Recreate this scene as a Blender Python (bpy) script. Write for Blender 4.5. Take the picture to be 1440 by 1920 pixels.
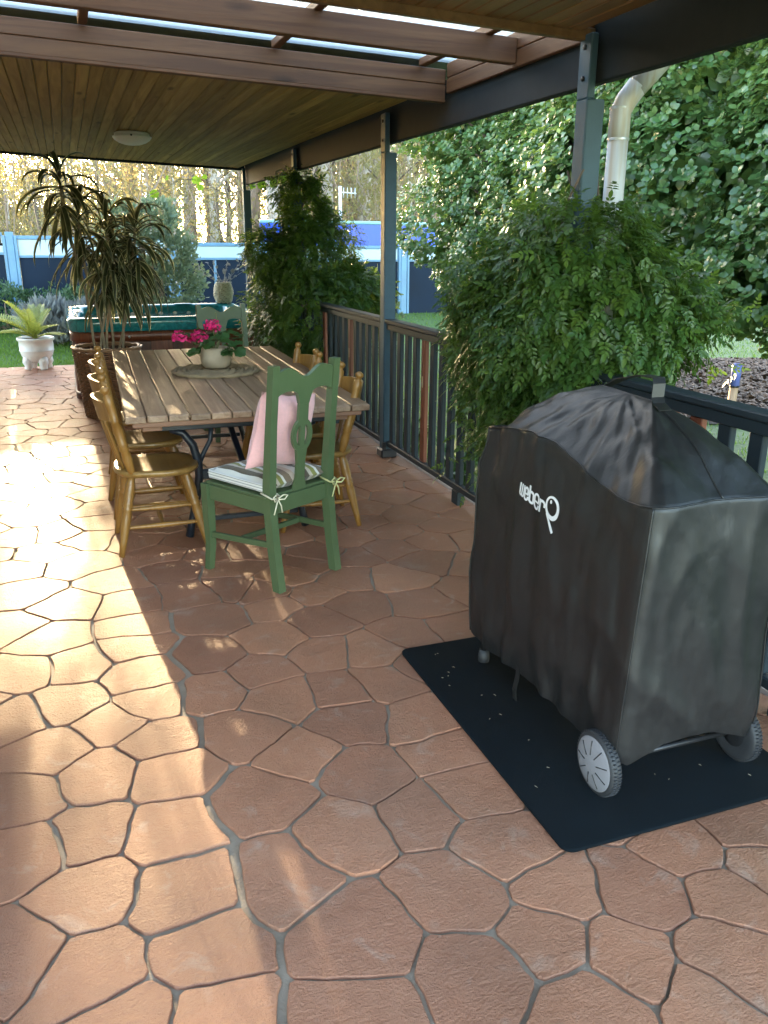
import bpy, math, random
import numpy as np
from mathutils import Vector, Matrix, noise
random.seed(7); RNG = np.random.default_rng(7)
for o in list(bpy.data.objects): bpy.data.objects.remove(o)
SC = bpy.context.scene
COL = SC.collection
PI = math.pi
rad = math.radians

# ------------------------------------------------------------------ camera
CAM_RIGHT = Vector((0.93826, -0.34584, 0.00592)); CAM_FWD = Vector((0.33080, 0.89101, -0.31171))
CAM_RIGHT.normalize(); CAM_FWD = (CAM_FWD - CAM_RIGHT*CAM_FWD.dot(CAM_RIGHT)).normalized()
CAM_UP = CAM_RIGHT.cross(CAM_FWD)
CAM_H = 1.6
cam = bpy.data.cameras.new('camera'); cam_o = bpy.data.objects.new('camera', cam); COL.objects.link(cam_o)
m = Matrix((CAM_RIGHT, CAM_UP, -CAM_FWD)).transposed().to_4x4(); m.translation = (0, 0, CAM_H)
cam_o.matrix_world = m
cam.sensor_fit = 'VERTICAL'; cam.sensor_height = 24.0; cam.lens = 1553.0/1920.0*24.0
cam.clip_start = 0.05; cam.clip_end = 600
SC.camera = cam_o
SC.render.resolution_x = 768; SC.render.resolution_y = 1024
# ------------------------------------------------------------------ sky, sun, exposure
SUN_EL = 10.5; SUN_AZ = -2.6          # degrees; azimuth measured from +Y towards +X
world = bpy.data.worlds.new('World'); SC.world = world; world.use_nodes = True
nt = world.node_tree; nt.nodes.clear()
sky = nt.nodes.new('ShaderNodeTexSky'); sky.sky_type = 'NISHITA'; sky.sun_disc = False
sky.sun_elevation = rad(SUN_EL); sky.sun_rotation = rad(SUN_AZ); sky.air_density = 1.0; sky.dust_density = 1.5; sky.ozone_density = 0.6
bg = nt.nodes.new('ShaderNodeBackground'); bg.inputs[1].default_value = 0.15
out = nt.nodes.new('ShaderNodeOutputWorld')
nt.links.new(sky.outputs[0], bg.inputs[0]); nt.links.new(bg.outputs[0], out.inputs[0])
sun = bpy.data.lights.new('sun', 'SUN'); sun.energy = 2.0; sun.angle = rad(0.53); sun.color = (1.0, 0.73, 0.41)
sun_o = bpy.data.objects.new('sun', sun); COL.objects.link(sun_o)
sd = Vector((math.sin(rad(SUN_AZ))*math.cos(rad(SUN_EL)), math.cos(rad(SUN_AZ))*math.cos(rad(SUN_EL)), math.sin(rad(SUN_EL))))
sun_o.rotation_euler = sd.to_track_quat('Z', 'Y').to_euler()
SC.view_settings.view_transform = 'Standard'; SC.view_settings.look = 'None'
SC.view_settings.exposure = 4.0; SC.view_settings.gamma = 1.0
SC.cycles.use_denoising = True
SC.cycles.max_bounces = 8; SC.cycles.diffuse_bounces = 4; SC.cycles.transmission_bounces = 6; SC.cycles.glossy_bounces = 3; SC.cycles.transparent_max_bounces = 12
SC.cycles.sample_clamp_indirect = 6.0

# ================================================================== helpers
class MB:
    def __init__(s): s.v = []; s.f = []; s.sm = []
    def add(s, vs, fs, smooth=False, M=None):
        n = len(s.v)
        if M is not None: vs = [M @ Vector(v) for v in vs]
        s.v.extend([tuple(v) for v in vs]); s.f.extend([tuple(i+n for i in f) for f in fs]); s.sm.extend([smooth]*len(fs)); return s
    def box(s, c, size, ch=0.003, M=None):
        hx, hy, hz = (d/2 for d in size); ch = min(ch, hx*.49, hy*.49, hz*.49)
        if ch <= 0:
            vs = [(c[0]+a*hx, c[1]+b*hy, c[2]+d*hz) for a in (-1,1) for b in (-1,1) for d in (-1,1)]
            return s.add(vs, [(0,1,3,2),(4,6,7,5),(0,4,5,1),(2,3,7,6),(0,2,6,4),(1,5,7,3)], False, M)
        vs = []; idx = {}
        for a in (-1,1):
            for b in (-1,1):
                for d in (-1,1):
                    for k in range(3):
                        p = [a*(hx-ch), b*(hy-ch), d*(hz-ch)]; p[k] += (a,b,d)[k]*ch
                        idx[a,b,d,k] = len(vs); vs.append((c[0]+p[0], c[1]+p[1], c[2]+p[2]))
        fs = []
        for k in range(3):
            i, j = [(1,2),(2,0),(0,1)][k]
            for sg in (-1,1):
                q = []
                for u, w in ((-1,-1),(1,-1),(1,1),(-1,1)):
                    t = [0,0,0]; t[k] = sg; t[i] = u; t[j] = w; q.append(idx[t[0],t[1],t[2],k])
                fs.append(q if sg > 0 else q[::-1])
        for k in range(3):
            i, j = [(1,2),(2,0),(0,1)][k]
            for u in (-1,1):
                for w in (-1,1):
                    def g(e, kk):
                        t = [0,0,0]; t[k] = e; t[i] = u; t[j] = w; return idx[t[0],t[1],t[2],kk]
                    q = [g(-1,i), g(1,i), g(1,j), g(-1,j)]
                    fs.append(q if u*w < 0 else q[::-1])
        for a in (-1,1):
            for b in (-1,1):
                for d in (-1,1):
                    q = [idx[a,b,d,k] for k in range(3)]; fs.append(q if a*b*d > 0 else q[::-1])
        return s.add(vs, fs, False, M)
    def bar(s, p, q, w, t, ch=0.003, up=(0,0,1)):
        p, q = Vector(p), Vector(q); d = q-p; L = d.length; y = d.normalized(); u = Vector(up)
        x = y.cross(u)
        if x.length < 1e-4: x = y.cross(Vector((1,0,0)))
        x.normalize(); z = x.cross(y)
        M = Matrix((x, y, z)).transposed().to_4x4(); M.translation = (p+q)/2
        return s.box((0,0,0), (w, L, t), ch, M)
    def tube(s, pts, r, n=8, cap=True, flat=1.0, M=None):
        pts = [Vector(p) for p in pts]; k = len(pts)
        rr = [r]*k if isinstance(r, (int, float)) else list(r)
        vs = []; fs = []; nrm = None
        for i in range(k):
            t = (pts[min(i+1,k-1)]-pts[max(i-1,0)])
            t = t.normalized() if t.length > 1e-9 else Vector((0,0,1))
            if nrm is None:
                a = Vector((0,0,1)) if abs(t.z) < .9 else Vector((1,0,0))
                nrm = t.cross(a).normalized()
            else:
                nrm = (nrm - t*nrm.dot(t)); nrm = nrm.normalized() if nrm.length > 1e-6 else t.orthogonal().normalized()
            b = t.cross(nrm)
            for j in range(n):
                a = 2*PI*j/n; vs.append(pts[i] + (nrm*math.cos(a) + b*math.sin(a)*flat)*rr[i])
        for i in range(k-1):
            for j in range(n):
                a = i*n+j; b2 = i*n+(j+1)%n; fs.append((a, b2, b2+n, a+n))
        if cap: fs.append(tuple(range(n))[::-1]); fs.append(tuple((k-1)*n+j for j in range(n)))
        return s.add(vs, fs, True, M)
    def lathe(s, prof, n=24, c=(0,0,0), M=None, smooth=True, cap=True):
        vs = []; fs = []; k = len(prof)
        for r, z in prof:
            for j in range(n):
                a = 2*PI*j/n; vs.append((c[0]+r*math.cos(a), c[1]+r*math.sin(a), c[2]+z))
        for i in range(k-1):
            for j in range(n):
                a = i*n+j; b = i*n+(j+1)%n; fs.append((a, b, b+n, a+n))
        if cap: fs.append(tuple(range(n))[::-1]); fs.append(tuple((k-1)*n+j for j in range(n)))
        return s.add(vs, fs, smooth, M)
    def spindle(s, p, q, prof, n=10):
        """turned piece from p to q: prof = [(t, r)]"""
        p, q = Vector(p), Vector(q); d = (q-p)
        return s.tube([p+d*t for t, r in prof], [r for t, r in prof], n)
    def prism(s, poly, th, M=None, smooth=False):
        n = len(poly); vs = [(x, y, -th/2) for x, y in poly] + [(x, y, th/2) for x, y in poly]
        fs = [tuple(range(n))[::-1], tuple(range(n, 2*n))] + [(i, (i+1)%n, (i+1)%n+n, i+n) for i in range(n)]
        return s.add(vs, fs, smooth, M)
    def rings(s, rings, smooth=True, cap0=False, cap1=False, closed=True, M=None):
        n = len(rings[0]); vs = [p for r in rings for p in r]; fs = []
        for i in range(len(rings)-1):
            for j in range(n if closed else n-1):
                a = i*n+j; b = i*n+(j+1)%n; fs.append((a, b, b+n, a+n))
        if cap0: fs.append(tuple(range(n))[::-1])
        if cap1: fs.append(tuple((len(rings)-1)*n+j for j in range(n)))
        return s.add(vs, fs, smooth, M)
    def mesh(s, name):
        me = bpy.data.meshes.new(name); me.from_pydata(s.v, [], s.f)
        me.polygons.foreach_set('use_smooth', s.sm); me.update(); return me
    def build(s, name, mat, parent=None, label=None):
        return link(name, s.mesh(name), mat, parent, label)

def link(name, me, mat, parent=None, label=None):
    if mat is not None and len(me.materials) == 0: me.materials.append(MAT[mat])
    o = bpy.data.objects.new(name, me); COL.objects.link(o); o.parent = parent
    if label: o['label'] = label
    return o
def tag(o, label, cat, group=None):
    o['label'] = label; o['category'] = cat
    if group: o['group'] = group
    return o
def thing(name, label, cat, loc=(0,0,0), rz=0, group=None):
    o = bpy.data.objects.new(name, None); o.empty_display_size = .1; COL.objects.link(o)
    o.location = loc; o.rotation_euler = (0, 0, rz); return tag(o, label, cat, group)
def struct(o): o['kind'] = 'structure'; return o
def stuff(o): o['kind'] = 'stuff'; return o
def dup(root, loc, rz, label, group=None):
    def cp(o, parent):
        c = o.copy(); COL.objects.link(c); c.parent = parent
        for ch in o.children: cp(ch, c)
        return c
    r = cp(root, None); r.location = loc; r.rotation_euler = (0, 0, rz); r['label'] = label
    if group: r['group'] = group
    return r
def np_mesh(name, V, F, tint=None, smooth=True, k=None):
    """V (n,3), F (m,k) arrays -> mesh"""
    me = bpy.data.meshes.new(name); V = np.asarray(V, np.float32); F = np.asarray(F, np.int32)
    k = F.shape[1]; me.vertices.add(len(V)); me.vertices.foreach_set('co', V.ravel())
    me.loops.add(F.size); me.loops.foreach_set('vertex_index', F.ravel())
    me.polygons.add(len(F)); me.polygons.foreach_set('loop_start', np.arange(0, F.size, k, dtype=np.int32))
    me.polygons.foreach_set('loop_total', np.full(len(F), k, np.int32))
    me.polygons.foreach_set('use_smooth', np.full(len(F), smooth))
    if tint is not None:
        a = me.attributes.new('tint', 'FLOAT', 'POINT'); a.data.foreach_set('value', np.asarray(tint, np.float32))
    me.update(calc_edges=True); me.validate(); return me
def norm(a): return a/np.maximum(np.linalg.norm(a, axis=-1, keepdims=True), 1e-9)
def scatter(name, tv, tf, P, A, N, S, tint=None, smooth=True):
    """instances of a template (tv: (k,3) x=side,y=along,z=normal) at P with axis A, normal N, size S"""
    A = norm(A); N = norm(N - A*np.sum(N*A, 1, keepdims=True)); X = np.cross(A, N)
    S = np.asarray(S).reshape(-1, 1, 1)
    V = P[:, None, :] + S*(tv[None,:,0:1]*X[:,None,:] + tv[None,:,1:2]*A[:,None,:] + tv[None,:,2:3]*N[:,None,:])
    n, k = len(P), len(tv)
    F = (np.asarray(tf)[None] + (np.arange(n)*k)[:, None, None]).reshape(-1, len(tf[0]))
    T = None if tint is None else np.repeat(tint, k)
    return np_mesh(name, V.reshape(-1, 3), F, T, smooth)
LEAF_V = np.array([(0,0,0),(-.24,.28,.05),(0,.38,-.01),(.24,.28,.05),(-.25,.62,.04),(.25,.62,.04),(0,1,-.06)])
LEAF_F = [(0,2,1,1),(0,3,2,2),(1,2,4,4),(2,3,5,5),(2,6,4,4),(2,5,6,6)]
LEAF_F = [(0,2,1),(0,3,2),(1,2,4),(2,3,5),(2,6,4),(2,5,6)]
ROUND_V = np.array([(0,0,0),(-.37,.36,.07),(.37,.36,.07),(-.27,.74,.05),(.27,.74,.05),(0,1,-.03)])
ROUND_F = [(0,2,1),(1,2,4),(1,4,3),(3,4,5)]
SLIM_V = np.array([(0,0,0),(-.11,.4,.02),(.11,.4,.02),(0,1,-.08)]); SLIM_F = [(0,2,1),(1,2,3)]
def rand_unit(n): return norm(RNG.normal(size=(n, 3)))

# ================================================================== materials
MAT = {}
class NT:
    def __init__(s, name):
        s.m = bpy.data.materials.new(name); s.m.use_nodes = True; s.t = s.m.node_tree; s.n = s.t.nodes; s.l = s.t.links
        s.n.clear(); s.out = s.n.new('ShaderNodeOutputMaterial'); MAT[name] = s.m
    def N(s, typ, **kw):
        n = s.n.new('ShaderNode'+typ)
        for k, v in kw.items():
            if k in n.inputs.keys(): s.set(n.inputs[k], v)
            else: setattr(n, k, v)
        return n
    def set(s, inp, v):
        if hasattr(v, 'is_output'): s.l.new(v, inp)
        elif isinstance(v, tuple) and len(v) == 3 and inp.type == 'RGBA': inp.default_value = (*v, 1)
        else: inp.default_value = v
    def coord(s, scale=(1,1,1), kind='Object', rnd=False):
        c = s.N('TexCoord').outputs[kind]
        mp = s.N('Mapping'); mp.inputs['Scale'].default_value = scale; s.l.new(c, mp.inputs[0])
        if rnd:
            r = s.N('ObjectInfo').outputs['Random']; mu = s.N('Math', operation='MULTIPLY'); s.l.new(r, mu.inputs[0]); mu.inputs[1].default_value = 37.0
            s.l.new(mu.outputs[0], mp.inputs['Location'])
        return mp.outputs[0]
    def noise(s, vec, scale=5, detail=4, rough=.55, dist=0):
        n = s.N('TexNoise'); s.l.new(vec, n.inputs['Vector']); n.inputs['Scale'].default_value = scale; n.inputs['Detail'].default_value = detail
        n.inputs['Roughness'].default_value = rough; n.inputs['Distortion'].default_value = dist; return n.outputs['Fac']
    def ramp(s, fac, stops):
        r = s.N('ValToRGB'); s.l.new(fac, r.inputs[0]); e = r.color_ramp.elements
        while len(e) < len(stops): e.new(.5)
        for i, (p, c) in enumerate(stops): e[i].position = p; e[i].color = (*c, 1) if len(c) == 3 else c
        return r.outputs[0]
    def mix(s, f, a, b, mode='MIX'):
        x = s.N('Mix', data_type='RGBA', blend_type=mode)
        for i, v in ((0, f), (6, a), (7, b)): s.set(x.inputs[i], v)
        return x.outputs[2]
    def math(s, op, a, b=0.5, c=0.0):
        x = s.N('Math', operation=op)
        for i, v in enumerate((a, b, c)): s.set(x.inputs[i], v)
        return x.outputs[0]
    def bump(s, h, strength=.3, dist=.01, nrm=None):
        b = s.N('Bump'); b.inputs['Strength'].default_value = strength; b.inputs['Distance'].default_value = dist; s.l.new(h, b.inputs['Height'])
        if nrm is not None: s.l.new(nrm, b.inputs['Normal'])
        return b.outputs[0]
    def princ(s, col, rough=.5, nrm=None, **kw):
        p = s.N('BsdfPrincipled'); s.set(p.inputs['Base Color'], col); s.set(p.inputs['Roughness'], rough)
        if nrm is not None: s.l.new(nrm, p.inputs['Normal'])
        for k, v in kw.items(): s.set(p.inputs[k.replace('_', ' ')], v)
        return p.outputs[0]
    def end(s, sh): s.l.new(sh, s.out.inputs[0]); return s.m
def rnd_of(t): return t.N('ObjectInfo').outputs['Random']

def mat_plain(name, col, rough=.5, var=.12, bump=.15, scale=30, **kw):
    t = NT(name); c = t.coord(rnd=True); f = t.noise(c, scale*.25, 4); g = t.noise(c, scale*4, 3)
    a = tuple(x*(1-var) for x in col); b = tuple(min(1, x*(1+var)) for x in col)
    cc = t.ramp(f, [(.3, a), (.7, b)])
    rr = t.ramp(f, [(.3, (rough*.85,)*3), (.7, (min(1, rough*1.15),)*3)])
    return t.end(t.princ(cc, rr, t.bump(g, bump, .002), **kw))
def mat_wood(name, dark, light, rough=.45, axis=1, grain=1.0, bump=.25, knots=False, var=.25, **kw):
    t = NT(name); sc = [26*grain]*3; sc[axis] = 1.3*grain
    c = t.coord(tuple(sc), rnd=True); f = t.noise(c, 1.0, 6, .6, .8); c2 = t.coord((9, 9, 9), rnd=True); f2 = t.noise(c2, .35, 3)
    sc3 = [140*grain]*3; sc3[axis] = 5*grain; f3 = t.noise(t.coord(tuple(sc3), rnd=True), 1.0, 2)
    col = t.ramp(f, [(.28, dark), (.5, tuple((a+b)/2 for a, b in zip(dark, light))), (.72, light)])
    col = t.mix(t.math('MULTIPLY', f2, .5), col, t.mix(.5, col, dark))
    hs = t.N('HueSaturation'); t.set(hs.inputs['Value'], t.math('MULTIPLY_ADD', rnd_of(t), var*2, 1-var)); t.l.new(col, hs.inputs['Color']); col = hs.outputs[0]
    if knots:
        v = t.N('TexVoronoi'); sk = [6.0]*3; sk[axis] = 1.7; t.l.new(t.coord(tuple(sk), rnd=True), v.inputs['Vector']); v.inputs['Scale'].default_value = 1.0
        kf = t.ramp(v.outputs['Distance'], [(.05, (1,1,1)), (.16, (0,0,0))])
        col = t.mix(t.math('MULTIPLY', kf, .75), col, tuple(x*.35 for x in dark))
    h = t.math('ADD', f, t.math('MULTIPLY', f3, .6))
    return t.end(t.princ(col, rough, t.bump(h, bump, .003), **kw))
def mat_leaf(name, c_dark, c_light, rough=.4, trans=.3, tcol=None, spec=.5):
    t = NT(name); a = t.N('Attribute', attribute_name='tint').outputs['Fac']
    col = t.ramp(a, [(0, c_dark), (.75, tuple((x+y)/2 for x, y in zip(c_dark, c_light))), (1, c_light)])
    p = t.princ(col, rough, Specular_IOR_Level=spec)
    tr = t.N('BsdfTranslucent'); tc = tcol or tuple(min(1, x*1.6) for x in c_light)
    t.l.new(t.mix(.5, col, tc), tr.inputs[0])
    mx = t.N('MixShader'); mx.inputs[0].default_value = trans; t.l.new(p, mx.inputs[1]); t.l.new(tr.outputs[0], mx.inputs[2])
    return t.end(mx.outputs[0])
def mat_straps(name, edge, mid, rough=.4, trans=.25, wid=.5):
    """strap leaf, striped along x by the 'tint' attribute"""
    t = NT(name); a = t.N('Attribute', attribute_name='tint').outputs['Fac']
    col = t.ramp(a, [(0, mid), (wid, mid), (min(.99, wid+.12), edge), (1, edge)])
    hs = t.N('HueSaturation'); t.set(hs.inputs['Value'], t.math('MULTIPLY_ADD', rnd_of(t), .7, .65)); t.l.new(col, hs.inputs['Color']); col = hs.outputs[0]
    p = t.princ(col, rough); tr = t.N('BsdfTranslucent'); t.l.new(col, tr.inputs[0])
    mx = t.N('MixShader'); mx.inputs[0].default_value = trans; t.l.new(p, mx.inputs[1]); t.l.new(tr.outputs[0], mx.inputs[2])
    return t.end(mx.outputs[0])

# paving
t = NT('stone'); c = t.coord((1,1,1)); r = rnd_of(t)
n1 = t.noise(c, 3.0, 5, .6); n2 = t.noise(c, 26, 6, .65, .3); n3 = t.noise(c, 130, 5, .7); n4 = t.noise(t.coord((20, 60, 20)), 1.2, 5, .65, 1.0)
col = t.ramp(n1, [(.3, (.345, .138, .074)), (.55, (.425, .178, .100)), (.75, (.47, .222, .132))])
col = t.mix(t.ramp(n2, [(.35, (.0,)*3), (.75, (.55,)*3)]), col, (.47, .225, .135))
col = t.mix(t.ramp(t.noise(c, 7.5, 4, .6, .8), [(.58, (0,)*3), (.78, (.50,)*3)]), col, (.58, .48, .40))
col = t.mix(t.ramp(t.noise(c, 1.7, 3, .6, .5), [(.46, (0,)*3), (.68, (.55,)*3)]), col, (.27, .135, .085))
col = t.mix(t.ramp(t.noise(c, 11, 6, .7, 1.5), [(.66, (0,)*3), (.76, (.4,)*3)]), col, (.20, .10, .065))
col = t.mix(t.ramp(t.noise(c, 300, 2), [(.60, (0,)*3), (.75, (.5,)*3)]), col, (.16, .075, .045))
hs = t.N('HueSaturation'); t.set(hs.inputs['Value'], t.math('MULTIPLY_ADD', r, .36, .76)); t.set(hs.inputs['Hue'], t.math('MULTIPLY_ADD', r, .004, .498)); t.l.new(col, hs.inputs['Color'])
hgt = t.math('ADD', t.math('MULTIPLY', n4, .35), t.math('ADD', t.math('MULTIPLY', n2, .8), t.math('MULTIPLY', n3, .7)))
rgh = t.ramp(n1, [(.3, (.46,)*3), (.7, (.62,)*3)])
t.end(t.princ(hs.outputs[0], rgh, t.bump(hgt, 1.0, .012), Specular_IOR_Level=.40, Coat_Weight=.16, Coat_Roughness=.30))
t = NT('grout'); c = t.coord((1,1,1)); n1 = t.noise(c, 6, 4); n2 = t.noise(c, 120, 5, .65)
t.end(t.princ(t.ramp(n1, [(.3, (.20, .155, .112)), (.7, (.36, .295, .225))]), .62, t.bump(n2, .7, .004)))
t = NT('concrete'); c = t.coord((1,1,1)); n1 = t.noise(c, 3, 5); n2 = t.noise(c, 90, 4)
t.end(t.princ(t.ramp(n1, [(.3, (.36, .26, .21)), (.7, (.50, .39, .33))]), .5, t.bump(n2, .35, .003)))
# timber, paint
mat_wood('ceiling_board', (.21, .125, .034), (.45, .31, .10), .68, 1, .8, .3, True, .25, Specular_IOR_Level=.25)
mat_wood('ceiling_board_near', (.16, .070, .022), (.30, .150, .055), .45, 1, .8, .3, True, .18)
mat_wood('fascia_wood', (.070, .026, .011), (.165, .072, .029), .6, 0, .8, .35, True, .12, Specular_IOR_Level=.3)
mat_wood('fascia_wood_long', (.070, .026, .011), (.165, .072, .029), .6, 1, .8, .35, True, .12, Specular_IOR_Level=.3)
mat_wood('table_wood', (.165, .085, .048), (.40, .275, .185), .42, 1, 1.0, .45, True, .28)
mat_wood('table_under', (.16, .075, .045), (.27, .14, .085), .55, 0, 1.0, .3)
mat_wood('pine', (.215, .098, .020), (.365, .185, .044), .38, 2, 1.0, .15, False, .08, Coat_Weight=.15, Coat_Roughness=.2)
mat_wood('pine_seat', (.20, .105, .025), (.36, .21, .065), .34, 0, .8, .12, False, .08, Coat_Weight=.25, Coat_Roughness=.18)
mat_wood('red_wood', (.11, .026, .014), (.22, .060, .032), .4, 2, 1.0, .2)
mat_wood('skirt_wood', (.085, .022, .010), (.22, .066, .028), .38, 2, .9, .2, False, .35)
mat_wood('stake_wood', (.33, .20, .12), (.52, .36, .24), .7, 2, 1.0, .3)
mat_wood('weatherboard', (.55, .50, .42), (.66, .61, .52), .55, 1, .5, .1)
def mat_oldpaint(name, col, rough=.38, crack=.6, spec=.5):
    t = NT(name); c = t.coord((38, 38, 9), rnd=True); v = t.N('TexVoronoi', feature='DISTANCE_TO_EDGE'); t.l.new(c, v.inputs['Vector']); v.inputs['Scale'].default_value = 1.0
    n = t.noise(t.coord((1,1,1), rnd=True), 18, 5, .65); e = t.ramp(v.outputs['Distance'], [(0, (0,)*3), (.12, (1,)*3)])
    cc = t.mix(n, tuple(x*.82 for x in col), tuple(x*1.2 for x in col))
    h = t.math('ADD', t.math('MULTIPLY', e, crack), n)
    return t.end(t.princ(cc, rough, t.bump(h, .3, .0012), Specular_IOR_Level=spec))
mat_oldpaint('post_paint', (.050, .090, .122), .5, .6, .25)
mat_oldpaint('beam_paint', (.022, .026, .029), .75, .2, .15)
mat_oldpaint('rail_paint', (.024, .033, .041), .45, .1, .18)
t = NT('green_paint'); c = t.coord((1,1,1), rnd=True); n1 = t.noise(t.coord((60, 60, 6), rnd=True), 1.0, 4, .6); n2 = t.noise(c, 9, 4); n3 = t.noise(c, 55, 5, .7)
col = t.mix(n2, (.064, .100, .046), (.094, .138, .064)); col = t.mix(t.math('MULTIPLY', n1, .35), col, (.055, .082, .040))
col = t.mix(t.ramp(n3, [(.735, (0,)*3), (.76, (.8,)*3)]), col, (.30, .27, .19))
t.end(t.princ(col, t.ramp(n2, [(.3, (.32,)*3), (.7, (.46,)*3)]), t.bump(t.math('ADD', n1, t.math('MULTIPLY', n3, .3)), .25, .0015)))
mat_plain('black_iron', (.012, .016, .026), .42, .3, .35, 60)
mat_plain('galvanised', (.55, .57, .60), .38, .12, .05, 8, Metallic=.35)
t = NT('pipe'); c = t.coord((30, 30, 3)); n1 = t.noise(c, 1.0, 4); n2 = t.noise(t.coord((22, 22, 1.4)), 1.0, 3)
col = t.mix(t.ramp(n2, [(.45, (0,)*3), (.68, (.75,)*3)]), t.ramp(n1, [(.3, (.55, .56, .58)), (.7, (.68, .69, .70))]), (.50, .38, .24))
t.end(t.princ(col, .5, t.bump(n1, .1, .002)))
mat_plain('white_glazed', (.72, .70, .70), .30, .05, .08, 12)
mat_plain('stone_pot', (.36, .285, .205), .75, .18, .6, 45)
mat_plain('soil', (.05, .034, .024), .95, .4, .9, 40)
mat_plain('dark_metal', (.05, .05, .055), .4, .2, .1, 40, Metallic=.6)
mat_plain('lamp_glass', (.78, .74, .66), .35, .04, .02, 8, Subsurface_Weight=.2)
mat_plain('lamp_base', (.70, .66, .58), .4, .05, .02, 8)
mat_plain('navy_panel', (.010, .019, .036), .6, .25, .05, 4, Specular_IOR_Level=.12)
mat_plain('pale_band', (.46, .58, .64), .35, .05, .03, 5)
mat_plain('fence_paint', (.13, .255, .38), .45, .12, .15, 14)
mat_plain('blue_vinyl', (.020, .085, .58), .28, .12, .05, 4)
mat_plain('teal_cap', (.22, .42, .44), .35, .08, .03, 8)
mat_plain('grey_plastic', (.22, .215, .235), .42, .06, .08, 40)
mat_plain('black_plastic', (.014, .014, .016), .42, .15, .1, 40)
mat_plain('tyre', (.026, .027, .031), .6, .15, .2, 60)
mat_plain('silver_print', (.74, .74, .76), .42, .03, .02, 60)
mat_plain('ribbon', (.52, .50, .24), .7, .1, .3, 100)
mat_plain('ribbon_pale', (.62, .58, .44), .7, .1, .3, 100)
mat_plain('pink_cloth', (.80, .43, .44), .85, .05, .35, 300, Sheen_Weight=.3)
mat_plain('teal_cloth', (.05, .42, .60), .8, .08, .2, 200)
mat_plain('rope', (.23, .165, .095), .85, .25, .5, 60)
mat_plain('pale_rope', (.52, .46, .34), .8, .2, .5, 60)
mat_plain('wicker', (.20, .092, .042), .5, .35, .3, 50)
mat_plain('wicker_dark', (.05, .022, .012), .6, .3, .3, 50)
mat_plain('wicker_pale', (.30, .17, .09), .5, .3, .3, 50)
mat_plain('petal', (.62, .012, .145), .55, .18, .1, 60)
mat_plain('bark_dark', (.115, .085, .065), .9, .35, 1.0, 14)
mat_plain('bark_pale', (.46, .41, .36), .8, .2, .6, 8)
mat_plain('bark_grey', (.40, .34, .29), .85, .25, .8, 9)
mat_plain('bark_brown', (.26, .185, .135), .9, .35, 1.0, 10)
mat_plain('stem_green', (.13, .15, .05), .6, .2, .2, 30)
mat_plain('cane', (.26, .21, .14), .8, .25, .6, 60)
mat_plain('mulch', (.15, .095, .068), .85, .5, .6, 30)
mat_plain('mulch_base', (.060, .038, .027), .95, .4, .9, 20)
mat_plain('debris', (.55, .47, .33), .8, .25, .2, 60)
mat_plain('blue_tape', (.12, .15, .42), .4, .15, .1, 40)
mat_plain('jet_white', (.78, .80, .80), .25, .04, .02, 20)
mat_plain('iron_roof', (.20, .22, .23), .5, .1, .05, 6)
mat_plain('blocker_cloth', (.30, .27, .21), .8, .15, .3, 40)
t = NT('mat_carpet'); c = t.coord((1,1,1)); n1 = t.noise(c, 5, 3); n2 = t.noise(c, 700, 2); n3 = t.noise(c, 60, 4)
t.end(t.princ(t.ramp(n1, [(.3, (.0030, .0062, .0095)), (.7, (.0045, .0088, .0128))]), .95, t.bump(t.math('ADD', n2, t.math('MULTIPLY', n3, .4)), .8, .004), Specular_IOR_Level=.15, Sheen_Weight=.0))
t = NT('cover_fabric'); c = t.coord((1,1,1)); n1 = t.noise(c, 4.5, 5, .55, .6); n2 = t.noise(c, 900, 2); n3 = t.noise(t.coord((22, 22, 7)), 1.0, 4, .55, 1.0); n4 = t.noise(c, 30, 5, .6)
hb = t.bump(n2, .12, .001, t.bump(n3, .14, .008, t.bump(n1, .20, .018)))
col = t.ramp(n4, [(.3, (.0080, .0086, .0096)), (.62, (.0118, .0124, .0136)), (.8, (.017, .0175, .0187))])
t.end(t.princ(col, t.ramp(n4, [(.3, (.40,)*3), (.75, (.48,)*3)]), hb, Specular_IOR_Level=.55))
# acrylic + water
t = NT('acrylic'); c = t.coord((1,1,1)); n1 = t.noise(c, 9, 5, .6, 2.0)
t.end(t.princ(t.ramp(n1, [(.3, (.012, .14, .17)), (.6, (.022, .25, .29)), (.8, (.08, .40, .44))]), .12, Coat_Weight=.6, Coat_Roughness=.05))
t = NT('water'); c = t.coord((1,1,1)); n1 = t.noise(c, 3.2, 3, .5, .6)
p = t.N('BsdfPrincipled'); p.inputs['Base Color'].default_value = (.35, .75, .78, 1); p.inputs['Roughness'].default_value = .03; p.inputs['IOR'].default_value = 1.33
p.inputs['Transmission Weight'].default_value = .9; t.l.new(t.bump(n1, .25, .02), p.inputs['Normal']); t.end(p.outputs[0])
# skylight sheet
t = NT('polycarbonate'); p = t.princ((.78, .82, .84), .25); tr = t.N('BsdfTransparent'); tr.inputs[0].default_value = (.90, .94, .96, 1); tl = t.N('BsdfTranslucent'); tl.inputs[0].default_value = (.85, .90, .92, 1)
m1 = t.N('MixShader'); m1.inputs[0].default_value = .6; t.l.new(p, m1.inputs[1]); t.l.new(tl.outputs[0], m1.inputs[2])
m2 = t.N('MixShader'); m2.inputs[0].default_value = .55; t.l.new(m1.outputs[0], m2.inputs[1]); t.l.new(tr.outputs[0], m2.inputs[2]); t.end(m2.outputs[0])
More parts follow.
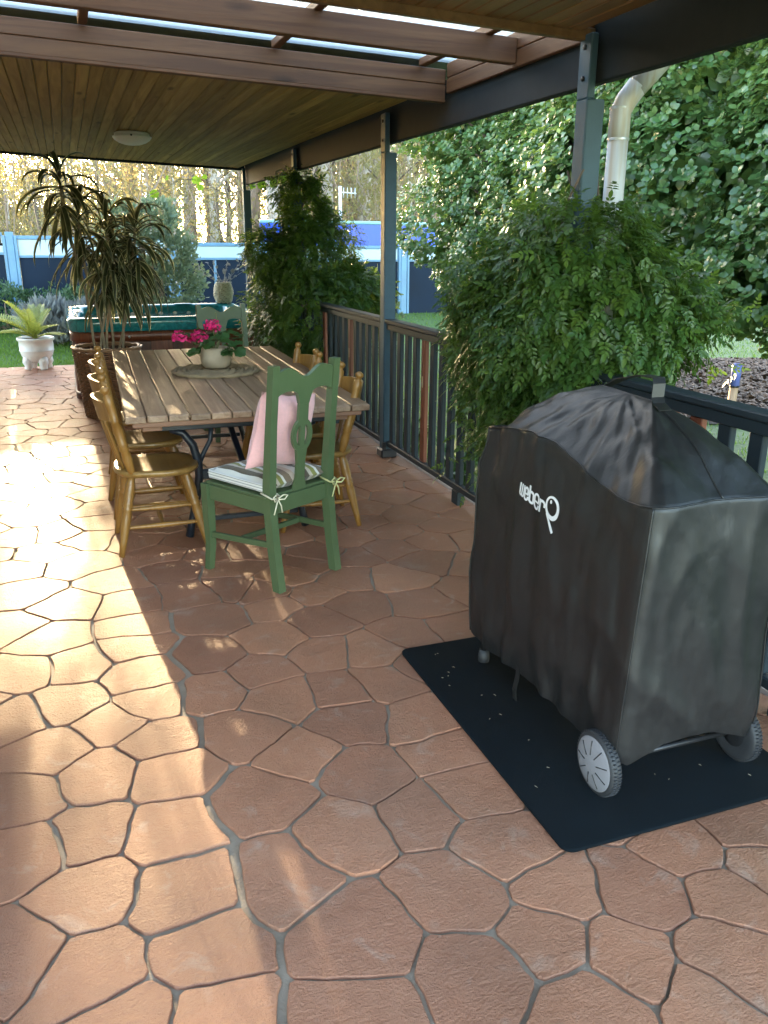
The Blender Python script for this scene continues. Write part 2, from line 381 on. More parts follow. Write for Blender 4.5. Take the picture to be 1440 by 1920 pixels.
# striped cushion (print)
t = NT('cushion_stripes'); c = t.N('TexCoord').outputs['Object']; sx = t.N('SeparateXYZ'); t.l.new(c, sx.inputs[0])
u = t.math('FRACT', t.math('MULTIPLY', sx.outputs[0], 4.6)); cr = t.N('ValToRGB'); cr.color_ramp.interpolation = 'CONSTANT'; t.l.new(u, cr.inputs[0])
e = cr.color_ramp.elements
cols = [(0, (.62, .60, .55)), (.20, (.085, .062, .035)), (.38, (.50, .42, .33)), (.48, (.22, .21, .045)), (.60, (.64, .62, .57)), (.67, (.17, .12, .075)), (.86, (.50, .40, .32))]
while len(e) < len(cols): e.new(.5)
for i, (p_, c_) in enumerate(cols): e[i].position = p_; e[i].color = (*c_, 1)
t.end(t.princ(cr.outputs[0], .85, t.bump(t.noise(c, 420, 2), .4, .002), Sheen_Weight=.2))
t = NT('cushion_side'); c = t.N('TexCoord').outputs['Object']; w = t.N('TexWave', wave_type='BANDS', bands_direction='Z'); t.l.new(c, w.inputs[0]); w.inputs['Scale'].default_value = 24
t.end(t.princ(t.ramp(w.outputs['Fac'], [(.04, (.12, .13, .15)), (.12, (.68, .67, .65))]), .85, t.bump(t.noise(c, 300, 2), .4, .002)))
# ground
t = NT('lawn'); c = t.coord((1,1,1)); n1 = t.noise(c, .6, 4); n2 = t.noise(c, 18, 5)
t.end(t.princ(t.mix(n2, t.ramp(n1, [(.3, (.045, .10, .012)), (.7, (.075, .14, .02))]), (.05, .08, .015)), .8, t.bump(n2, .8, .02)))
mat_leaf('grass_blade', (.06, .15, .016), (.15, .24, .03), .5, .45, (.30, .42, .05))
mat_leaf('camellia_leaf', (.068, .158, .052), (.200, .290, .100), .20, .32, (.22, .34, .05), .6)
mat_leaf('jasmine_leaf', (.032, .084, .020), (.125, .200, .030), .36, .36, (.26, .38, .03), .45)
mat_leaf('pittosporum_leaf', (.085, .135, .075), (.21, .26, .15), .40, .3, (.38, .45, .22))
mat_leaf('shrub_leaf', (.03, .075, .03), (.09, .15, .06), .45, .25)
mat_leaf('grey_leaf', (.12, .13, .13), (.24, .25, .23), .6, .2)
mat_leaf('gum_leaf', (.11, .105, .04), (.29, .25, .105), .5, .45, (.58, .49, .19))
mat_leaf('forest_leaf', (.12, .11, .045), (.31, .26, .12), .6, .45, (.58, .49, .21))
mat_leaf('geranium_leaf', (.03, .085, .025), (.075, .16, .05), .5, .25)
mat_leaf('vine_leaf', (.05, .15, .02), (.12, .26, .03), .4, .45, (.35, .60, .06))
mat_straps('dracaena_leaf', (.36, .35, .20), (.050, .064, .030), .36, .32, .55)
mat_straps('agapanthus_leaf', (.055, .13, .022), (.045, .11, .02), .30, .3, .9)
mat_leaf('cycad_leaf', (.20, .25, .03), (.36, .38, .07), .4, .35, (.6, .6, .1))

# ================================================================== large structure
# ground: one sheet to the horizon
GZ = -0.16
def ground_z(x, y):
    t_ = min(1, max(0, (y-12)/4.0)); return GZ + .05*noise.noise((x*.15, y*.15, 3)) + .34*t_*t_*(3-2*t_)
gx = np.concatenate([[-300, -80, -30], np.arange(-12, 31, 1.5), [60, 120, 300]]); gy = np.concatenate([[-300, -60, -15], np.arange(-6, 40, .75), [60, 120, 320]])
V = [(x, y, ground_z(x, y) - (.04 if (-2 < x < 2.6 and y < 12.4) else 0)) for y in gy for x in gx]
nx = len(gx); F = [(j*nx+i, j*nx+i+1, (j+1)*nx+i+1, (j+1)*nx+i) for j in range(len(gy)-1) for i in range(nx-1)]
g = struct(link('ground', np_mesh('ground', V, F), 'lawn'))
# patio slab
DX0, DX1, DY0, DY1 = -1.05, 2.40, -3.2, 11.85
b = MB(); b.box(((DX0+DX1)/2, (DY0+DY1)/2, -.0095-.11), (DX1-DX0, DY1-DY0, .22), .01)
floor = struct(b.build('patio_floor', 'grout'))
# paving stones: voronoi cells of hand-placed centres
SITES = [(-0.36,3.96),(-0.15,3.77),(0.11,3.69),(0.11,3.45),(-0.21,3.42),(-0.38,3.61),(0.10,3.24),(-0.12,3.17),(0.11,3.01),(-0.33,3.17),(-0.15,2.87),(0.12,2.76),(-0.00,2.69),(-0.33,2.81),(-0.22,2.57),(0.14,2.52),(-0.06,2.39),(0.15,2.33),(-0.11,2.11),(-0.29,2.34),(0.12,2.05),(-0.27,2.08),(-0.12,1.87),(0.13,1.79),(-0.28,1.73),(-0.12,1.62),(0.16,1.59),(-0.05,1.44),(0.15,1.40),(0.40,3.71),(0.46,3.40),(0.39,3.07),(0.65,3.12),(0.74,3.44),(0.90,3.23),(1.09,3.32),(0.83,2.92),(1.01,2.87),(0.56,2.87),(0.36,2.77),(0.58,2.65),(0.80,2.63),(0.96,2.64),(0.40,2.46),(0.56,2.28),(0.77,2.41),(0.72,2.12),(0.39,2.10),(0.58,1.87),(0.38,1.76),(0.50,1.51),(0.40,1.29),(1.23,2.96),(1.40,3.24),(1.43,2.95),(1.02,2.32),(1.02,2.14),(1.01,1.91),(0.82,1.87),(0.99,1.68),(0.77,1.55),(1.03,1.46),(0.93,1.36),(1.24,1.40),(1.44,1.49),(1.67,1.50),(1.60,1.35),(1.45,1.31),(1.08,1.22),(1.31,1.13),(0.73,1.32),(0.91,1.13),(1.17,1.06),(1.29,2.38),(1.33,2.11),(1.29,1.82),(1.39,1.69),(1.61,1.78),(1.58,2.46),(1.78,1.80),(2.05,1.85),(2.28,2.06),(-0.53,6.78),(-0.26,6.86),(-0.40,6.05),(-0.18,5.75),(-0.40,5.65),(-0.20,5.38),(-0.40,5.15),(-0.19,4.83),(-0.43,4.83),(-0.26,4.51),(-0.04,4.66),(0.04,4.93),(0.03,5.22),(-0.11,4.29),(-0.42,4.30),(0.07,3.98),(0.04,5.54),(0.04,5.90),(-0.54,6.15),(-0.41,7.10),(-0.10,7.19),(-0.57,7.42),(0.32,4.28),(0.21,4.58),(0.35,4.05),(0.57,4.19),(0.58,3.73),(0.52,4.47),(1.02,3.90),(0.76,4.17),(0.88,3.78),(1.28,3.90),(1.13,4.00),(0.73,3.62),(0.95,3.52),(1.37,4.21)]
n_hand = len(SITES); sites = list(SITES); tries = 0
while tries < 60000 and len(sites) < 760:
    tries += 1; x = random.uniform(DX0, DX1-.1); y = random.uniform(DY0, DY1)
    d = .235 if y > 1 else .30
    if all((x-a)**2+(y-c)**2 > d*d for a, c in sites): sites.append((x, y))
JOINT = [(.28,3.43),(.23,3.15),(.27,2.93),(.25,2.73),(.30,2.55),(.26,2.27),(.23,2.02),(.26,1.74),(.30,1.63),(.33,1.53),(.31,1.42),(.30,1.2),(.3,.8)]
SA = np.array(sites)
def clip(poly, nx_, ny_, d):       # keep n.p <= d
    outp = []
    for i in range(len(poly)):
        p, q = poly[i], poly[(i+1) % len(poly)]; a = nx_*p[0]+ny_*p[1]-d; b_ = nx_*q[0]+ny_*q[1]-d
        if a <= 0: outp.append(p)
        if a*b_ < 0: s_ = a/(a-b_); outp.append((p[0]+(q[0]-p[0])*s_, p[1]+(q[1]-p[1])*s_))
    return outp
def wob(x, y):
    return (x + .027*noise.noise((x*4.3, y*4.3, 1.7)) + .009*noise.noise((x*13, y*13, 5)) + .0045*noise.noise((x*47, y*47, 5)), y + .027*noise.noise((x*4.3, y*4.3, 9.1)) + .009*noise.noise((x*13, y*13, 2)) + .0045*noise.noise((x*47, y*47, 2)))
def stone_poly(i):
    c = SA[i]; lim = (DX0+.004, DX1-.115, DY0+.004, DY1-.004)
    poly = [(max(c[0]-.6, lim[0]), max(c[1]-.6, lim[2])), (min(c[0]+.6, lim[1]), max(c[1]-.6, lim[2])), (min(c[0]+.6, lim[1]), min(c[1]+.6, lim[3])), (max(c[0]-.6, lim[0]), min(c[1]+.6, lim[3]))]
    d2 = np.sum((SA-c)**2, 1); order = np.argsort(d2)[1:22]
    for j in order:
        if d2[j] > 1.6: break
        q = SA[j]; dn = math.sqrt(d2[j]); n_ = ((q[0]-c[0])/dn, (q[1]-c[1])/dn)
        mx, my = (c+q)/2; gw = .0032 + .0075*abs(noise.noise((mx*3, my*3, 8)))
        dj = min((mx-a)**2+(my-e)**2 for a, e in JOINT) if my < 3.7 else 9
        if dj < .12**2 and abs(n_[0]) > .6: gw = .011
        poly = clip(poly, n_[0], n_[1], n_[0]*mx+n_[1]*my-gw)
        if len(poly) < 3: return None
    return poly
def stone_ring(poly):
    n = len(poly); out_ = []
    for i in range(n):
        p, q = Vector((*poly[i], 0)), Vector((*poly[(i+1) % n], 0)); L = (q-p).length
        if L < .012: out_.append((p+q)/2); continue
        cut = min(.25, .010/L); out_.append(p.lerp(q, cut))
        for s_ in np.linspace(0, 1, max(1, int(L/.033))+1)[1:-1]: out_.append(p.lerp(q, cut+(1-2*cut)*s_))
        out_.append(p.lerp(q, 1-cut))
    return [wob(p.x, p.y) for p in out_]
def stone_mesh(b_, ring, z):
    n = len(ring); cx = sum(p[0] for p in ring)/n; cy = sum(p[1] for p in ring)/n
    def sh(p, d):
        v = Vector((cx-p[0], cy-p[1])); L = v.length; v = v/L*min(d, L*.3); return (p[0]+v.x, p[1]+v.y)
    tx, ty = random.uniform(-.004, .004), random.uniform(-.004, .004)
    def zz(p): return z + tx*(p[0]-cx) + ty*(p[1]-cy)
    r0 = [(*sh(p, .0016+.0024*random.random()), zz(p)) for p in ring]; r1 = [(*sh(p, .0003+.0006*random.random()), zz(p)-.0025) for p in ring]; r2 = [(p[0], p[1], -.014) for p in ring]
    vs = r2+r1+r0+[(cx, cy, z+.001)]; fs = []
    for k in range(2):
        for i in range(n): fs.append((k*n+i, k*n+(i+1) % n, (k+1)*n+(i+1) % n, (k+1)*n+i))
    for i in range(n): fs.append((2*n+i, 2*n+(i+1) % n, 3*n))
    b_.add(vs, fs, False)
def in_view(x, y, z=0, mx=.08):
    d = Vector((x, y, z-CAM_H)); w = d.dot(CAM_FWD)
    if w < .1: return False
    u = d.dot(CAM_RIGHT)/w*1553/1440; v = d.dot(CAM_UP)/w*1553/1920
    return abs(u) < .5+mx and abs(v) < .5+mx
rest = MB(); n_st = 0
for i in sorted(range(len(sites)), key=lambda k: sites[k][1]):
    poly = stone_poly(i)
    if poly is None: continue
    ring = stone_ring(poly); z = random.uniform(-.0015, .0015)
    x, y = sites[i]
    if in_view(x, y) and y < 8.2 and n_st < 300:
        sb = MB(); stone_mesh(sb, ring, z); sb.build('paving_stone', 'stone', floor); n_st += 1
    else: stone_mesh(rest, ring, z)
stuff(rest.build('far_paving', 'stone', floor))
b = MB(); b.box((DX1-.055, (DY0+DY1)/2, -.02), (.11, DY1-DY0-.02, .05), .012); b.build('concrete_edging', 'concrete', floor)

# roof over the patio: slopes down to the right
def CZ(x): return 2.437 + .034*(2.18-x)
RX0, RX1 = -1.25, 2.75
def roof_bay(name, y0, y1, label_mat, pitch=.0755):
    b = MB(); a = math.atan(.034)
    for k in range(1):
        vs = [(RX0, y0, CZ(RX0)+.16), (RX1, y0, CZ(RX1)+.16), (RX1, y1, CZ(RX1)+.16), (RX0, y1, CZ(RX0)+.16)]
        top = [(x, y, z+.03) for x, y, z in vs]
        b.add(vs+top, [(3,2,1,0), (4,5,6,7), (0,1,5,4), (1,2,6,5), (2,3,7,6), (3,0,4,7)])
    return b
far_roof = thing('patio_roof', 'roof bay lined with olive brown timber boards over the dining table', 'roof', (0, 0, 0), 0)
roof_bay('r', 4.93, 11.05, '').build('roof_sheet', 'iron_roof', far_roof)
near_roof = thing('patio_roof', 'roof bay with orange brown timber lining at the top right corner', 'roof', (0, 0, 0), 0)
roof_bay('r', -.45, 3.36, '').build('roof_sheet', 'iron_roof', near_roof)
def lining(root, y0, y1, mat, x0=-1.19, x1=2.206, pitch=.0755):
    n = int((x1-x0)/pitch); me = None
    for i in range(n):
        x = x0+(i+.5)*pitch
        if me is None:
            bb = MB(); bb.box((0, 0, 0), (pitch-.0035, y1-y0, .018), .006); me = bb.mesh('lining_board')
        o = link('lining_board', me, mat, root); o.location = (x, (y0+y1)/2, CZ(x)+.010+random.uniform(-.0008, .0008)); o.rotation_euler = (0, math.atan(.034), 0)
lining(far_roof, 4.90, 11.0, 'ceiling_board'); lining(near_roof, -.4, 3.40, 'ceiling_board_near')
b = MB(); b.bar((-1.2, 11.025, CZ(-1.2)+.066), (2.205, 11.025, CZ(2.205)+.066), .045, .182, .004); b.build('end_trim', 'beam_paint', far_roof)
b = MB(); b.bar((-1.2, 3.425, CZ(-1.2)-.005), (2.205, 3.425, CZ(2.205)-.005), .04, .05, .004); b.build('edge_trim', 'ceiling_board_near', near_roof)
b = MB(); b.bar((-1.2, 3.425, CZ(-1.2)+.080), (2.205, 3.425, CZ(2.205)+.080), .03, .11, .004); b.build('fascia_board', 'fascia_wood', near_roof)
# skylight well: two stacked fascia boards on the far side and right side, cross rafter, battens, corrugated sheet
well = thing('skylight', 'roof opening framed by red brown boards under clear corrugated sheeting', 'skylight')
for k, dz in ((0, .045), (1, .125)):
    b = MB(); b.bar((-1.2, 4.885, CZ(-1.2)-.065+dz), (2.17, 4.885, CZ(2.17)-.065+dz), .03, .0775, .004); b.build('fascia_board', 'fascia_wood', well)
    b = MB(); b.bar((2.188, 3.46, 2.405+dz), (2.188, 4.868, 2.405+dz), .03, .0775, .004); b.build('side_board', 'fascia_wood_long', well)
b = MB(); b.bar((-1.2, 4.895, CZ(-1.2)-.064), (2.17, 4.895, CZ(2.17)-.064), .05, .018, .003); b.build('trim_strip', 'fascia_wood', well)
b = MB(); b.bar((-1.2, 4.06, CZ(-1.2)+.045), (2.172, 4.06, CZ(2.17)+.045), .05, .115, .004); b.build('cross_rafter', 'fascia_wood', well)
for x in (-.75, .20, 1.17, 2.02):
    b = MB(); b.bar((x, 3.45, CZ(x)+.118), (x, 4.866, CZ(x)+.118), .045, .040, .004); b.build('batten', 'fascia_wood_long', well)
n = 130; L = []; L2 = []
for i in range(n+1):
    y = 3.37+i*(4.925-3.37)/n; w = .012*math.sin(y*2*PI/.115)
    L.append((-1.25, y, CZ(-1.25)+.157+w)); L2.append((2.75, y, CZ(2.75)+.157+w))
vs = L+L2; fs = [(i, n+1+i, n+2+i, i+1) for i in range(n)]
b = MB(); b.add(vs, fs, True); b.build('corrugated_sheet', 'polycarbonate', well)
# beam, posts, gutter, downpipe
beam = thing('verandah_beam', 'long dark charcoal beam carried on the row of posts', 'beam', (0, 0, 0))
for y0, y1 in ((-3.2, 3.30), (3.46, 11.05)):
    pass
b = MB(); b.box((2.232, 5.30, 2.371), (.05, 11.5, .257), .006); b.build('beam_timber', 'beam_paint', beam)
gut = thing('roof_gutter', 'steel gutter along the eave above the beam', 'gutter')
b = MB(); prof = [(0, .09), (0, 0), (.1, 0), (.1, .085)]
b.box((2.79, 5.3, 2.475), (.10, 11.5, .005), 0); b.box((2.742, 5.3, 2.52), (.005, 11.5, .09), 0); b.box((2.838, 5.3, 2.515), (.005, 11.5, .08), 0); b.build('gutter_trough', 'galvanised', gut)
POSTS = [(3.40, 'blue grey post beside the downpipe rising from the near climber'), (5.88, 'blue grey post with crackled paint standing midway along the railing'), (8.42, 'blue grey post wrapped by the tall dark climber'), (10.92, 'blue grey far end post at the corner of the roof')]
for y, lab in POSTS:
    p = thing('verandah_post', lab, 'post', (2.200, y, 0), 0, 'posts along the railing')
    b = MB(); b.box((0, 0, 1.09), (.09, .09, 2.18), .006); b.box((-.027, 0, 2.305), (.036, .09, .25), .005); b.build('shaft', 'post_paint', p)
    for z in (2.26, 2.38):
        b = MB(); b.lathe([(.011, 0), (.011, .006), (.006, .009)], 8, M=Matrix.Translation((-.045, 0, z)) @ Matrix.Rotation(-PI/2, 4, 'Y')); b.build('bolt', 'dark_metal', p)
    b = MB(); b.box((0, 0, .035), (.13, .125, .07), .01); b.box((-.04, -.05, .075), (.03, .012, .1), .003); b.build('base_bracket', 'dark_metal', p)
pipe = thing('downpipe', 'weathered pale steel downpipe with elbow beside the near post', 'downpipe', (2.44, 3.52, -.1))
b = MB(); b.tube([(0,0,0), (0,0,1.2), (0,0,2.15)], .047, 18); b.build('pipe', 'pipe', pipe)
b = MB(); b.tube([(0,0,2.15), (0,0,2.26), (.02,-.01,2.31), (.06,-.03,2.37)], .0485, 18); b.build('elbow', 'pipe', pipe)
b = MB(); b.tube([(.055,-.028,2.36), (.17,-.08,2.50)], .0475, 18); b.build('offset_pipe', 'pipe', pipe)
b = MB(); b.tube([(.165,-.078,2.495), (.21,-.10,2.555), (.30,-.10,2.60)], .049, 18); b.build('elbow', 'pipe', pipe)
for z in (2.14, 2.27):
    b = MB(); b.lathe([(.0495, 0), (.0505, .006), (.0495, .012)], 18, (0, 0, z), cap=False); b.build('joint_band', 'galvanised', pipe)
# house side wall to the left, out of the picture, and an added unseen shade-casting blind at the patio's end beside it
hw = thing('house_wall', 'cream weatherboard house wall along the left side of the patio', 'wall', (-1.12, 0, 0))
for i in range(17):
    b = MB(); b.box((0, 6.2, -.03+i*.155+.0775), (.03, 9.6, .150), .004, Matrix.Rotation(rad(0), 4, 'Y')); b.build('weatherboard', 'weatherboard', hw)
b = MB(); b.box((-.06, 6.2, 1.25), (.08, 9.6, 2.6), .0); b.build('wall_core', 'weatherboard', hw)
bl = thing('sun_blocker', 'added unseen shade-casting blind at the far left end of the patio', 'blocker', (0, 11.0, 0))
b = MB(); b.box((-.87, 0, 2.02), (.40, .006, .96), .001); b.build('blocker_sheet', 'blocker_cloth', bl)
b = MB(); b.tube([(-1.08, 0, 1.53), (-.66, 0, 1.53)], .016, 10); b.build('bottom_bar', 'dark_metal', bl)

# ------------------------------------------------------------------ railing
rail = thing('railing', 'dark blue grey timber railing with vertical balusters along the patio edge', 'railing', (2.20, 0, 0))
RY0, RY1 = .4, 8.37
for (y0, y1) in ((RY0, 3.352), (3.448, 5.832), (5.928, RY1)):
    b = MB(); b.box((0, (y0+y1)/2, 1.036), (.088, y1-y0, .030), .006); b.build('top_rail', 'rail_paint', rail)
    b = MB(); b.box((0, (y0+y1)/2, .996), (.056, y1-y0, .045), .004); b.build('under_rail', 'rail_paint', rail)
    b = MB(); b.box((0, (y0+y1)/2, .112), (.045, y1-y0, .042), .005); b.build('bottom_rail', 'rail_paint', rail)
    n = int(round((y1-y0)/.153)); me = None
    for i in range(n):
        y = y0+(i+.5)*(y1-y0)/n
        bb = MB(); bb.box((0, 0, .5535), (.030, .066, .838), .004); me = bb.mesh('baluster')
        red = (i == n-5 and y1 < 6) or (y0 > 5.9 and i in (5, 10)) or (y0 < 1 and i == n-6)
        o = link('baluster', me, 'red_wood' if red else 'rail_paint', rail, 'unpainted red brown baluster with a pale scrape' if red else None); o.location = (random.uniform(-.002, .002), y, 0)
        if red:
            c_ = MB(); c_.box((-.0155, .004, .69), (.002, .014, .075), .0008); c_.build('paint_scrape', 'debris', o)
for y in (1.9, 4.58, 7.2):
    b = MB(); b.box((0, y, .045), (.05, .09, .09), .004); b.build('foot_block', 'rail_paint', rail)

# ================================================================== barbecue on its mat
def rrect(cx, cy, hx, hy, r, n=8):
    pts = []
    for k, (sx, sy) in enumerate(((1,1), (-1,1), (-1,-1), (1,-1))):
        for i in range(n+1):
            a = PI/2*k + PI/2*i/n; pts.append((cx+sx*(hx-r)+r*math.cos(a), cy+sy*(hy-r)+r*math.sin(a)))
    return pts
mt = tag(None or (lambda: (lambda b_: b_)(MB()))().__class__().rings([[(x, y, z) for x, y in rrect(1.56, 2.20, .44-i_, .628-i_, .035, 6)] for z, i_ in ((.0035, 0), (.011, 0), (.0135, .003))], True, True, True).build('floor_mat', 'mat_carpet'), 'black rectangular carpet mat under the covered barbecue', 'mat')
for i in range(18):
    u, v = random.random(), random.random(); x, y = 1.14+.8*u, 1.60+1.15*v
    if x > 1.32 and y > 1.78: x = 1.14+.18*u
    bb = MB(); a = random.uniform(0, 6.28); l = random.uniform(.002, .007); c_ = Vector((x, y, .0155)); d = Vector((math.cos(a), math.sin(a), 0))*l
    bb.tube([c_-d, c_+Vector((random.uniform(-.003,.003), random.uniform(-.003,.003), .001)), c_+d], [.0005, .0009, .0004], 5)
    if i == 0: deb = bb
    else: deb.v, deb.f, deb.sm = deb.v+bb.v, deb.f+[tuple(k+len(deb.v) for k in f) for f in bb.f], deb.sm+bb.sm
stuff(tag(deb.build('leaf_litter', 'debris'), 'pale dry leaf bits scattered over the black mat', 'leaf litter'))

CX0, CX1, CY0, CY1 = 1.362, 1.872, 1.70, 2.725
def seam_z(x, y):
    t = (y-CY0)/(CY1-CY0); f = np.interp(t, [0, .14, .28, .40, .54, .68, .83, 1], [.925, .905, .920, .952, .985, .992, .972, .938])
    return float(f)
def hem_z(x, y):
    t = (y-CY0)/(CY1-CY0); u = (x-CX0)/(CX1-CX0); z = .128
    if t < .05: z = .125+.062*math.sin(PI*min(1, max(0, u)))**1.0
    if u < .05: z = .135 - .012*math.sin(t*9) + .01*math.cos(t*4)
    return z
def cover_ring(v, n=14):
    """v 0 hem .. 1 seam"""
    k = .050*v**1.3; hx = (CX1-CX0)/2-k*.75; hy = (CY1-CY0)/2-k*.25; cx, cy = (CX0+CX1)/2+.012*v, (CY0+CY1)/2+.006*v; r = .035+.012*(1-v)
    pts = []
    base = rrect(cx, cy, hx, hy, r, 6)
    out_ = []
    for i in range(len(base)):
        p, q = base[i], base[(i+1) % len(base)]; d = math.hypot(q[0]-p[0], q[1]-p[1]); m_ = 70 if d > .7 else (36 if d > .3 else 1)
        for j in range(m_): out_.append((p[0]+(q[0]-p[0])*j/m_, p[1]+(q[1]-p[1])*j/m_))
    return out_
NV = 54; rings_ = []
r_top = cover_ring(1.0)
logo_c = Vector((1.38, 2.29, .785))
def wrinkle(p, out_dir, v):
    x, y, z = p
    w = .012*noise.noise((x*7, y*7, z*2.2)) + .007*noise.noise((x*15+3, y*15, z*4.5)) + .004*noise.noise((x*6, y*30, z*7+x*20))
    w += .010*(.35-abs(noise.noise((x*5+1, y*5, z*1.6+4)))*2) + .008*(.3-abs(noise.noise((x*9-y*4, y*9+x*5, z*4.2-y*3)))*2)
    w += .014*(.2-abs(noise.noise((x*3.4+z*2.2, y*3.4-z*2.6, z*3.2+x*4)))*2)*(.4+.6*math.exp(-((z-.28)/.22)**2) + .5*math.exp(-((z-.85)/.10)**2))
    if y < 1.78: w *= .6
    f1 = max(0, 1-abs((y-1.98)+.10*(z-.6))/.09); w -= .012*f1*f1*v*(1-v)*3
    f2 = max(0, 1-abs((y-2.44)+.02*(z-.6))/.07); w -= .016*f2*f2*min(1, 1.6*(1-v))
    damp = min(1, (Vector(p)-logo_c).length/.16)**2 if x < 1.5 else 1
    return w*(.35+.65*damp) if damp < 1 else w
for iv in range(NV+1):
    v = iv/NV; ring = cover_ring(v); R_ = []
    for (x, y), (xt, yt), (xb, yb) in zip(ring, r_top, cover_ring(0)):
        z = hem_z(xb, yb)*(1-v) + seam_z(xt, yt)*v
        o_ = Vector((x-(CX0+CX1)/2, (y-(CY0+CY1)/2)*.5, 0)).normalized()
        ex = 1.0 if abs(x-(CX0+CX1)/2) > .2 else 0
        w = wrinkle((x, y, z), o_, v) + .012*math.sin(PI*v)**.7
        if v > .9: w += .001*(v-.9)/.1
        R_.append((x+o_.x*w, y+o_.y*w*1.4, z))
    rings_.append(R_)
ND = 34; n_r = len(r_top); ctr = (1.645, 2.20)
for k in range(1, ND+1):
    s_ = k/ND; R_ = []
    for (x, y), (xt, yt) in zip(rings_[NV] and [(p[0], p[1]) for p in rings_[NV]], r_top):
        ry = 2.20 + max(-.13, min(.15, (yt-2.2)*.32)); rx = 1.645+.02*((yt-2.2))
        px, py = x+(rx-x)*s_, y+(ry-y)*s_
        zs = seam_z(xt, yt); ends = abs(yt-2.21)/.51
        pw = 1.42 if ends < .97 else 1.22
        prof = 1-(1-s_)**pw
        z = zs + (1.142-zs)*prof
        w = (.010*noise.noise((px*8, py*8, 4)) + .010*noise.noise((px*4+py*7, py*3-px*9, 7)) + .005*noise.noise((px*22, py*22, 1)))*math.sin(PI*min(1, s_*1.02))
        th = math.atan2(py-2.2, (px-1.645)*1.6)
        w += (.007*(.3-abs(noise.noise((math.cos(th)*2.6, math.sin(th)*2.6, s_*1.1+3)))*2) + .009*(.25-abs(noise.noise((px*9+2, py*6, 2.2)))*2))*math.sin(PI*min(1, s_*.97+.03))**.8
        # folded-in dent at the far left corner
        dd = math.hypot(px-1.45, py-2.66); w -= .05*math.exp(-(dd/.055)**2)*(1 if s_ < .5 else 0)
        # diagonal tension folds on the near half
        fa = (px-1.45)*.62 + (py-1.75)*.78; w -= .010*math.exp(-((fa-.12)/.035)**2)*math.sin(PI*s_); w += .008*math.exp(-((fa-.22)/.04)**2)*math.sin(PI*s_)
        R_.append((px, py, z+w))
    rings_.append(R_)
cov = thing('barbecue_cover', 'black fabric cover draped over a barbecue cart on the mat', 'cover', (1.62, 2.21, 0))
def loc(pts): return [(p[0]-1.62, p[1]-2.21, p[2]) for p in pts]
b = MB(); b.rings([loc(r) for r in rings_], True, False, True)
# hem thickness
b.rings([loc([(p[0]+(1.62-p[0])*.012, p[1]+(2.21-p[1])*.012, p[2]+.03) for p in rings_[0]]), loc(rings_[0])], True)
cloth = b.build('cover_cloth', 'cover_fabric', cov)
b = MB(); pts = loc([(p[0]+(p[0]-1.62)*.004, p[1]+(p[1]-2.21)*.003, p[2]+.001) for p in rings_[NV]]); b.tube(pts+[pts[0]], .0028, 6, False); b.build('seam_piping', 'cover_fabric', cov)
def nearest_col(x, y): return min(range(n_r), key=lambda i: (r_top[i][0]-x)**2+(r_top[i][1]-y)**2)
for (x, y) in ((CX0, CY0), (CX1, CY0), (CX0, CY1)):
    i = nearest_col(x, y); pts = loc([rings_[k][i] for k in range(0, NV+1)]); pts = [(p[0]*1.006, p[1]*1.004, p[2]) for p in pts]
    b = MB(); b.tube(pts, .0032, 6); b.build('corner_seam', 'cover_fabric', cov)
for (x, y) in ((1.645, CY0), (1.645, CY1)):
    i = nearest_col(x, y); pts = loc([rings_[k][i] for k in range(NV, NV+ND)]); b = MB(); b.tube([(p[0], p[1], p[2]+.001) for p in pts], .0036, 6); b.build('ridge_seam', 'cover_fabric', cov)
# strap handle on top, pull tab at the hem
def strap(name, path, w, side, parent, mat='cover_fabric', th=.003):
    s_ = Vector(side).normalized()*w/2; A = [tuple(Vector(p)-s_) for p in path]; B = [tuple(Vector(p)+s_) for p in path]; n = len(path); vs = A+B; d = []
    for i in range(n):
        t_ = Vector(path[min(i+1, n-1)])-Vector(path[max(i-1, 0)]); d.append(t_.cross(s_).normalized()*th)
    vs += [tuple(Vector(a)+d[i]) for i, a in enumerate(A)] + [tuple(Vector(a)+d[i]) for i, a in enumerate(B)]; fs = []
    for i in range(n-1):
        fs += [(i, i+1, n+i+1, n+i), (2*n+i, 3*n+i, 3*n+i+1, 2*n+i+1), (i, 2*n+i, 2*n+i+1, i+1), (n+i, n+i+1, 3*n+i+1, 3*n+i)]
    fs += [(0, n, 3*n, 2*n), (n-1, 3*n-1, 4*n-1, 2*n-1)]
    bb = MB(); bb.add(vs, fs, False); return bb.build(name, mat, parent)
strap('handle_strap', loc([(1.628, 1.99, 1.126), (1.634, 2.03, 1.140), (1.638, 2.045, 1.155), (1.642, 2.048, 1.195), (1.648, 2.062, 1.212), (1.662, 2.15, 1.206), (1.676, 2.28, 1.176), (1.682, 2.34, 1.150), (1.684, 2.39, 1.128)]), .042, (1, -.1, 0), cov)
strap('pull_tab', loc([(1.366, 2.30, .16), (1.362, 2.298, .12), (1.350, 2.293, .075), (1.353, 2.29, .035)]), .024, (0, 1, 0), cov)
